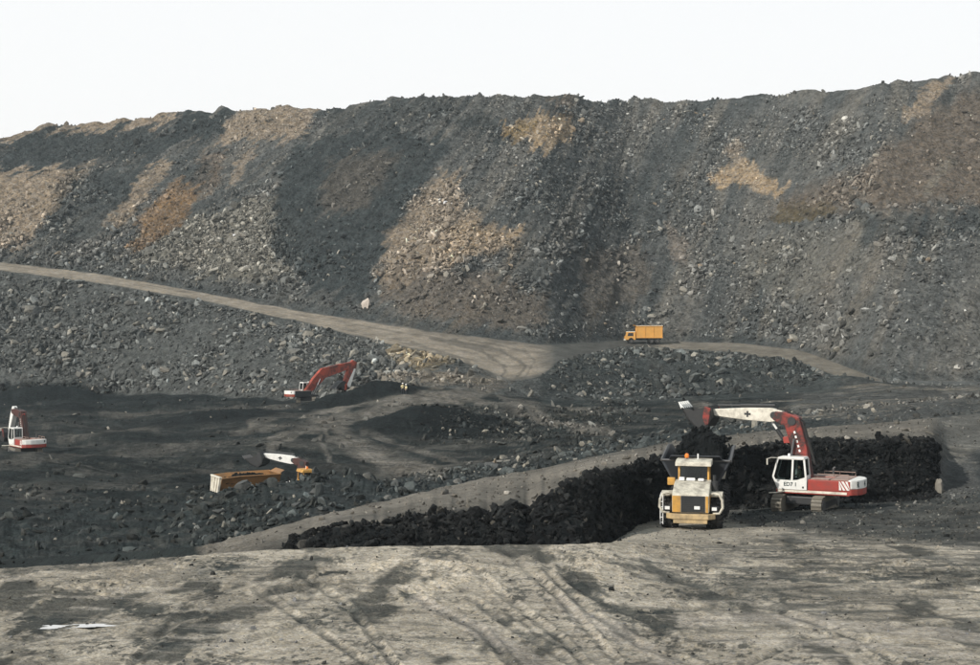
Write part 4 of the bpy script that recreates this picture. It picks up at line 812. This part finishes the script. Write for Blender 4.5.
def coal_heap(name, label, loc, heading, lx, ly, h, seed, extra=()):
    """heap of broken coal as one mesh with its lumps"""
    n = 40; u = np.linspace(-1, 1, n); a, b = np.meshgrid(u, u, indexing='ij')
    z = h*np.clip(1-np.maximum(np.abs(a), np.abs(b))**2.2, 0, 1)*(1+.4*fbm(a*2.3, b*2.3, seed, 3))+.12*fbm(a*7, b*7, seed+3, 3)
    m = MB(); vs = [(a[i, j]*lx, b[i, j]*ly, z[i, j]) for i in range(n) for j in range(n)]
    m.add(vs, [(i*n+j, (i+1)*n+j, (i+1)*n+j+1, i*n+j+1) for i in range(n-1) for j in range(n-1)])
    rr = np.random.default_rng(seed)
    pts = [(rr.uniform(-.92, .92), rr.uniform(-.92, .92)) for _ in range(170)]
    L_ = [((p*lx, q*ly, float(z[int((p+1)/2*(n-1)), int((q+1)/2*(n-1))])+.03), rr.uniform(.08, .26)) for p, q in pts]+list(extra)
    for c, r in L_:
        T = TEMPL[int(rr.integers(0, len(TEMPL)))]*r; Q = rotations_seeded(rr); m.add([tuple(Vector(c)+Vector(Q@p)) for p in T], [tuple(f) for f in F1])
    me = bpy.data.meshes.new(name); me.from_pydata(m.v, [], m.f); me.materials.append(M['coal'])
    at_ = me.color_attributes.new('Col', 'FLOAT_COLOR', 'POINT'); at_.data.foreach_set('color', np.tile([.009, .0105, .011, 1], len(m.v)).astype(np.float32))
    o = bpy.data.objects.new(name, me); COL.objects.link(o); o.location = loc; o.rotation_euler = (0, 0, heading); tag(o, label, 'coal'); return o
def rotations_seeded(rr):
    q = rr.normal(size=4); q /= np.linalg.norm(q); w, x, y, z = q
    return np.array([[1-2*(y*y+z*z), 2*(x*y-z*w), 2*(x*z+y*w)], [2*(x*y+z*w), 1-2*(x*x+z*z), 2*(y*z-x*w)], [2*(x*z-y*w), 2*(y*z+x*w), 1-2*(x*x+y*y)]])

def spot(px, Y, dz=0): q = at(px, CY, Y); return Vector((q.x, Y, ground(px, Y)+dz))

# loading excavator beside the coal face
A1 = R(180-27); e1 = spot(815, 87, -.05)
def local(px, py, Y, e, a, zb=None):
    """point of the boom plane (forward, up) of a machine at e heading a that lies on a sight line"""
    c, s_ = math.cos(a), math.sin(a); k = (px-CX)/F; X_ = (e.x-k*e.y)/(k*s_-c); y = e.y+s_*X_; return (X_, CAMZ+(CY-py)/F*y-e.z)
l1 = lambda px, py: local(px, py, 0, e1, A1)
excavator('excavator', 'red and white excavator with warning stripes, its raised bucket over the cream dump truck', e1, A1, R(242),
          dict(foot=(.35, 1.75), knee=l1(793, 421), tip=l1(775, 415), end=l1(713, 412), bucket=R(0), ca=l1(784, 440), cb=l1(771, 420)), 'red', 'cream', 'ED7 1', 'R 954')
tk = spot(691, 73.3); hd1 = R(-90-13)
dump_truck('dump_truck', 'cream fronted dump truck with orange beacon facing us, parked beside the black coal face', tk+Vector((.74, 2.85, -.05)), hd1, rise=.55)
tq = tk+Vector((.74, 2.85, 0)); Rz = Matrix.Rotation(hd1, 3, 'Z')
coal_heap('coal_load', 'black coal heaped in the body of the cream fronted dump truck', tq+Rz @ Vector((-2.3, 0, 3.1)), hd1, 2.75, 1.6, 1.7, 5, [])
bq = at(709, 446, 83.6); lumps = []
for _ in range(420):
    q = random.random(); lumps.append(((random.gauss(.1-.25*(1-q), .42+.25*q), random.gauss(0, .45), -1.0+q*2.1), random.uniform(.08, .30)))
coal_heap('falling_coal', 'black coal pouring from the raised excavator bucket into the truck', bq+Vector((0, 0, -.6)), 0, 1.1, .8, .7, 9, lumps)
# the others
excavator('excavator', 'red and white excavator at the far left edge with its white stick folded down', spot(27, 166, -.35), R(180-52), R(120),
          dict(foot=(.35, 1.75), knee=(1.6, 5.0), tip=(4.6, 5.3), end=(6.0, 2.7), sooty=1, bucket=R(-40)), 'red', 'white', None, None, False)
t2 = at(269, CY, 134.5); q2 = Vector((t2.x, 134.5, CAMZ-17.5))
dump_truck('dump_truck', 'ochre dump truck with ribbed cream tailgate half hidden behind rubble', q2, R(27), 'ochre', 'yellow', 'yellow', 'cream', 0, True)
coal_heap('coal_load', 'black coal heaped in the body of the ochre dump truck', q2+Matrix.Rotation(R(29), 3, 'Z') @ Vector((-2.2, 0, 2.75)), R(29), 2.7, 1.4, .75, 15)
A3 = R(180-16); e3 = at(305, CY, 147); e3.z = ground(305, 147)-.05
l3 = lambda px, py: local(px, py, 0, e3, A3)
excavator('excavator', 'dark boomed excavator with a white stick reaching over the ochre dump truck', e3, A3, R(160),
          dict(foot=(.35, 1.75), knee=l3(303, 463), tip=l3(294, 460), end=l3(264, 455), bucket=R(-20), sooty=1), 'dark', 'white', None, None)
A4 = R(40); e4 = spot(303, 226, 0); l4 = lambda px, py: local(px, py, 0, e4, A4)
excavator('excavator', 'orange red excavator with its boom arched over a black coal pile below the haul road', e4, A4, R(-82),
          dict(foot=(.6, 1.8), knee=l4(323, 373), tip=l4(353, 364), end=l4(343, 388), bucket=R(165), guard=1, fat=1.6), 'orange', 'orange', None, None, False, None, 'dark')  # dark steel on deck and engine house stands in for their shade

# far tipper on the upper road
def far_truck():
    q = at(643.5, CY, 300); t = empty('tipper_truck', (q.x, 300, CAMZ-(343.2-CY)/F*300), math.pi); tag(t, 'bright yellow tipper truck with a tall box body on the upper road', 'truck')
    MB().box(-3.9, 3.9, -.5, .5, .75, 1.1, .04).build('chassis', M['dark'], t)
    for x in (2.9, -1.6, -2.9):
        for s in (-1, 1): wheel(t, Vector((x, s*1.1, .58)), .58, .4, 'steel')
    cab = MB().prism([(1.85, .75), (4.15, .75), (4.2, 1.5), (3.9, 2.5), (1.85, 2.5)], -1.2, 1.2, .08).build('cab', M['yellow_far'], t)
    MB().prism([(1.9, 2.48), (3.88, 2.48), (3.7, 2.66), (2.0, 2.66)], -1.15, 1.15, .04).build('roof', M['cream'], cab)
    for s in (-1, 1): MB().prism([(2.4, 1.6), (3.7, 1.6), (3.5, 2.3), (2.4, 2.3)], s*1.21-.02, s*1.21+.02).build('side_window', M['glass'] if False else M['dark'], cab)
    MB().prism(ribbon([(4.2, 1.6), (3.95, 2.4)], [.02]*2), -1.05, 1.05).build('windscreen', M['dark'], cab)
    MB().box(4.1, 4.3, -1.15, 1.15, .6, .95, .04).build('bumper', M['cream'], t)
    m = MB(); m.box(-4.1, 1.7, -1.3, 1.3, 1.15, 1.3); m.box(-4.1, 1.7, -1.3, -1.22, 1.3, 3.75); m.box(-4.1, 1.7, 1.22, 1.3, 1.3, 3.75); m.box(1.62, 1.7, -1.22, 1.22, 1.3, 3.95); m.box(-4.1, -4.02, -1.22, 1.22, 1.3, 3.75)
    bd = m.build('tipper_body', M['yellow_far'], t)
    m = MB()
    for s in (-1, 1):
        for x in (-4.0, -2.1, -.2, 1.6): m.box(x-.07, x+.07, s*1.34-.04, s*1.34+.04, 1.2, 3.72)
        m.box(-4.15, 1.75, s*1.34-.06, s*1.34+.06, 3.68, 3.84, .02); m.box(-4.15, 1.75, s*1.34-.05, s*1.34+.05, 1.15, 1.3, .02)
    m.build('body_rim', M['yellow_far'], bd)
    m = MB()
    for s in (-1, 1): m.box(-4.2, 1.8, s*1.34-.08, s*1.34+.08, 3.845, 3.95, .02)
    m.build('top_rail', M['cream'], bd)
    MB().prism([(1.2, 3.75), (2.3, 3.95), (2.3, 4.02), (1.2, 3.84)], -1.2, 1.2).build('cab_guard', M['yellow_far'], bd)
    return t
far_truck()

# ------------------------------------------------------------------ people
def person(label, loc, rz, top, joints, helmet=True):
    """one continuous skinned body; joints: dict name -> (x, y, z, radius); head and clothes follow it"""
    J = joints; E = [('pelvis', 'waist'), ('waist', 'chest'), ('chest', 'neck'), ('neck', 'chin'), ('chin', 'crown')]
    for s in 'lr': E += [('chest', s+'shoulder'), (s+'shoulder', s+'elbow'), (s+'elbow', s+'wrist'), (s+'wrist', s+'hand'), ('pelvis', s+'hip'), (s+'hip', s+'knee'), (s+'knee', s+'ankle'), (s+'ankle', s+'toe')]
    names = list(J); me = bpy.data.meshes.new('person'); me.from_pydata([J[k][:3] for k in names], [(names.index(a), names.index(b)) for a, b in E], [])
    o = bpy.data.objects.new('person', me); COL.objects.link(o); o.location = loc; o.rotation_euler = (0, 0, rz)
    o.modifiers.new('Skin', 'SKIN'); me.skin_vertices or None
    sv = me.skin_vertices[0].data
    for i, k in enumerate(names): sv[i].radius = (J[k][3], J[k][3]*.86); sv[i].use_root = (k == 'pelvis')
    sub = o.modifiers.new('Subdivision', 'SUBSURF'); sub.levels = 1; sub.render_levels = 2
    me.materials.append(M['overalls']); tag(o, label, 'person')
    hx, hy, hz = J['crown'][:3]; cx, cy, cz = J['chest'][:3]; wx, wy, wz = J['waist'][:3]
    m = MB(); m.ball((hx+.01, hy, hz-.09), .108, 1.0, .86, 1.18); m.prism([(hx+.10, hz-.10), (hx+.145, hz-.13), (hx+.10, hz-.14)], hy-.015, hy+.015)
    for s in (-1, 1): m.ball((hx, hy+s*.095, hz-.10), .028, .5, .4, 1)
    fc = m.build('head', M['skin'], o, True)
    for s in (-1, 1): MB().ball((hx+.10, hy+s*.036, hz-.085), .013).build('eye', M['dark'], fc)
    if helmet:
        m = MB(); m.lathe([(.17, hz-.055), (.135, hz-.045), (.13, hz+.01), (.10, hz+.065), (.05, hz+.09), (0, hz+.095)], (hx, hy, 0), 'z', 18); m.box(hx+.08, hx+.2, hy-.08, hy+.08, hz-.06, hz-.045, .005); m.build('helmet', M['helmet'], o, True)
    m = MB(); pr = [(J['waist'][3]*1.12, wz-.16), (J['waist'][3]*1.16, wz), (J['chest'][3]*1.22, cz-.08), (J['chest'][3]*1.2, cz+.06), (.09, J['neck'][2]-.02)]
    m.lathe([(r*1.0, z) for r, z in pr], (0, 0, 0), 'z', 18)
    m.v = [(x*.82+wx+(cx-wx)*(z-wz)/(cz-wz+1e-6), y*1.12+wy, z) for x, y, z in m.v]; m.build('vest', M[top], o, True)
    for s in 'lr':
        a, b, w, h = [Vector(J[s+k][:3]) for k in ('shoulder', 'elbow', 'wrist', 'hand')]
        MB().tube([a, b], J[s+'shoulder'][3]*1.18, 10, J[s+'elbow'][3]*1.25).build('sleeve', M[top], o, True)
        m = MB(); dd = (h-w).normalized(); sd = Vector((0, 1, 0)); up = dd.cross(sd).normalized()
        m.tube([w-dd*.01, w+dd*.085], .038, 8, .04)
        for k in range(4):
            c = w+dd*.08+up*(k-1.5)*.019; m.tube([c, c+dd*(.04+.006*(k in (1, 2))), c+dd*.07+sd*.02], .0095, 6, .008)
        c = w+dd*.03+up*.035; m.tube([c, c+dd*.035+up*.025, c+dd*.06+up*.025], .011, 6, .009); m.build('hand', M['skin'], o, True)
    return o
def standing(arm=.25, stride=.08):
    J = dict(pelvis=(0, 0, .95, .15), waist=(0, 0, 1.12, .14), chest=(.01, 0, 1.36, .165), neck=(.01, 0, 1.53, .06), chin=(.03, 0, 1.6, .07), crown=(.03, 0, 1.76, .08))
    for s, g in (('l', 1), ('r', -1)):
        J[s+'shoulder'] = (0, g*.2, 1.44, .07); J[s+'elbow'] = (-.02+arm*.1*g, g*.27, 1.15, .05); J[s+'wrist'] = (.10+arm*.2*g, g*.25, .92, .034); J[s+'hand'] = (.14+arm*.22*g, g*.24, .84, .03)
        J[s+'hip'] = (0, g*.10, .88, .10); J[s+'knee'] = (.02+stride*g, g*.11, .48, .068); J[s+'ankle'] = (-.02+stride*1.6*g, g*.12, .08, .048); J[s+'toe'] = (.15+stride*1.6*g, g*.13, .04, .042)
    return J
def seated():
    J = dict(pelvis=(0, 0, .1, .15), waist=(0, 0, .28, .14), chest=(.02, 0, .52, .16), neck=(.03, 0, .69, .06), chin=(.06, 0, .76, .07), crown=(.07, 0, .92, .08))
    for s, g in (('l', 1), ('r', -1)):
        J[s+'shoulder'] = (.02, g*.2, .60, .07); J[s+'elbow'] = (.14, g*.25, .34, .05); J[s+'wrist'] = (.38, g*.22, .30, .034); J[s+'hand'] = (.46, g*.21, .29, .03)
        J[s+'hip'] = (.06, g*.11, .1, .10); J[s+'knee'] = (.46, g*.13, .12, .07); J[s+'ankle'] = (.54, g*.13, -.28, .05); J[s+'toe'] = (.70, g*.13, -.31, .042)
    return J
person('person in white helmet and pale vest, left of the two standing by the coal pile', spot(402.6, 218.6), R(-60), 'vest', standing(.3, .06))
person('person in white helmet and pale vest, right of the two standing by the coal pile', spot(406.2, 217.4), R(-150), 'vest', standing(.5, .10))
q = e1+Matrix.Rotation(A1, 3, 'Z') @ Vector((.70, 1.03, 1.94)); person('person in khaki jacket seated at the window of the loading excavator cab', q, R(153), 'khaki', seated(), False)

# bright puddle in the trodden mud
def puddle():
    m = bpy.data.materials.new('still_water'); m.use_nodes = True; b = m.node_tree.nodes['Principled BSDF']
    b.inputs['Base Color'].default_value = (.55, .54, .52, 1); b.inputs['Roughness'].default_value = .04; b.inputs['IOR'].default_value = 1.9; b.inputs['Specular IOR Level'].default_value = .8  # pale base colour paints in part of the white sky's reflection
    mb = MB(); c = at(77, 617, 1); n = 90; Y0 = 41.6; cx = (77-CX)/F*Y0; pts = []
    for i in range(n):
        a = 2*math.pi*i/n; r = 1+.10*math.sin(2*a+.7)+.10*math.sin(5*a+1)+.08*math.sin(9*a)+.05*math.sin(17*a)
        ca_, sa_ = math.cos(a), math.sin(a); pts.append((cx+1.0*r*math.copysign(abs(ca_)**.75, ca_), Y0+(.26 if ca_ > -.1 else .36)*r*math.copysign(abs(sa_)**.8, sa_)+.12*math.sin(3.1*ca_)))
    z = np.mean([ground((x/y)*F+CX, y) for x, y in pts])+.02
    mb.add([(x, y, z) for x, y in pts]+[(cx, Y0, z)], [(i, (i+1) % n, n) for i in range(n)]); o = mb.build('puddle', m); o['kind'] = 'structure'
puddle()


# ------------------------------------------------------------------ light, sky, camera
SUN_EL, SUN_AZ = R(33), math.atan2(-.60, -.80)          # towards the sun: left and behind the camera
d = Vector((math.cos(SUN_AZ)*math.cos(SUN_EL), math.sin(SUN_AZ)*math.cos(SUN_EL), math.sin(SUN_EL)))
sl = bpy.data.lights.new('sun', 'SUN'); sl.energy = 4.2; sl.angle = R(.6); sl.color = (1, .955, .885)
so = bpy.data.objects.new('sun', sl); COL.objects.link(so); so.rotation_euler = d.to_track_quat('Z', 'Y').to_euler(); so.location = (-60, -40, 90)
W = bpy.data.worlds.new('World'); S.world = W; W.use_nodes = True; N = W.node_tree.nodes; L = W.node_tree.links
bg = N['Background']; bg.inputs['Strength'].default_value = .09
sky = N.new('ShaderNodeTexSky'); sky.sky_type = 'NISHITA'; sky.sun_disc = False; sky.sun_elevation = SUN_EL; sky.sun_rotation = math.pi/2-SUN_AZ
sky.air_density = 1.0; sky.dust_density = 6.0; sky.ozone_density = 1.0
mx = N.new('ShaderNodeMix'); mx.data_type = 'RGBA'; mx.inputs[0].default_value = .85; tcw = N.new('ShaderNodeTexCoord'); sx = N.new('ShaderNodeSeparateXYZ'); rp_ = N.new('ShaderNodeValToRGB')   # bright thin cloud, brightest low down
L.new(tcw.outputs['Generated'], sx.inputs[0]); L.new(sx.outputs['Z'], rp_.inputs[0])
rp_.color_ramp.elements[0].position = .0; rp_.color_ramp.elements[0].color = (13.6, 13.4, 13.1, 1); rp_.color_ramp.elements[1].position = .75; rp_.color_ramp.elements[1].color = (3.6, 4.6, 5.2, 1)
e_ = rp_.color_ramp.elements.new(.26); e_.color = (12.6, 12.7, 12.7, 1)
L.new(rp_.outputs[0], mx.inputs[7])
L.new(sky.outputs[0], mx.inputs[6]); L.new(mx.outputs[2], bg.inputs['Color'])
def haze(density):
    m = bpy.data.materials.new('thin_haze'); m.use_nodes = True; n = m.node_tree.nodes; n.remove(n['Principled BSDF'])
    v = n.new('ShaderNodeVolumePrincipled'); v.inputs['Color'].default_value = (.80, .90, .95, 1); v.inputs['Density'].default_value = density; v.inputs['Anisotropy'].default_value = .2
    m.node_tree.links.new(v.outputs[0], n['Material Output'].inputs['Volume'])
    o = MB().box(-7000*2.5, 7000*2.5, -20, 6200, -40, 120).build('haze', m); o['kind'] = 'stuff'; return o
haze(.00018)
cam = bpy.data.cameras.new('camera'); cam.sensor_width = 36; cam.lens = F/980*36; cam.clip_start = .5; cam.clip_end = 9000
co = bpy.data.objects.new('camera', cam); COL.objects.link(co); co.location = (0, 0, CAMZ); co.rotation_euler = (R(90), 0, 0); S.camera = co
S.view_settings.view_transform = 'Standard'; S.view_settings.look = 'None'; S.view_settings.gamma = 1; S.view_settings.exposure = 0; S.view_settings.use_curve_mapping = False
S.render.engine = 'CYCLES'; S.cycles.max_bounces = 4; S.cycles.use_denoising = True; S.cycles.denoiser = 'OPENIMAGEDENOISE'; S.cycles.denoising_input_passes = 'RGB_ALBEDO_NORMAL'; S.cycles.denoising_prefilter = 'ACCURATE'; S.cycles.volume_bounces = 0
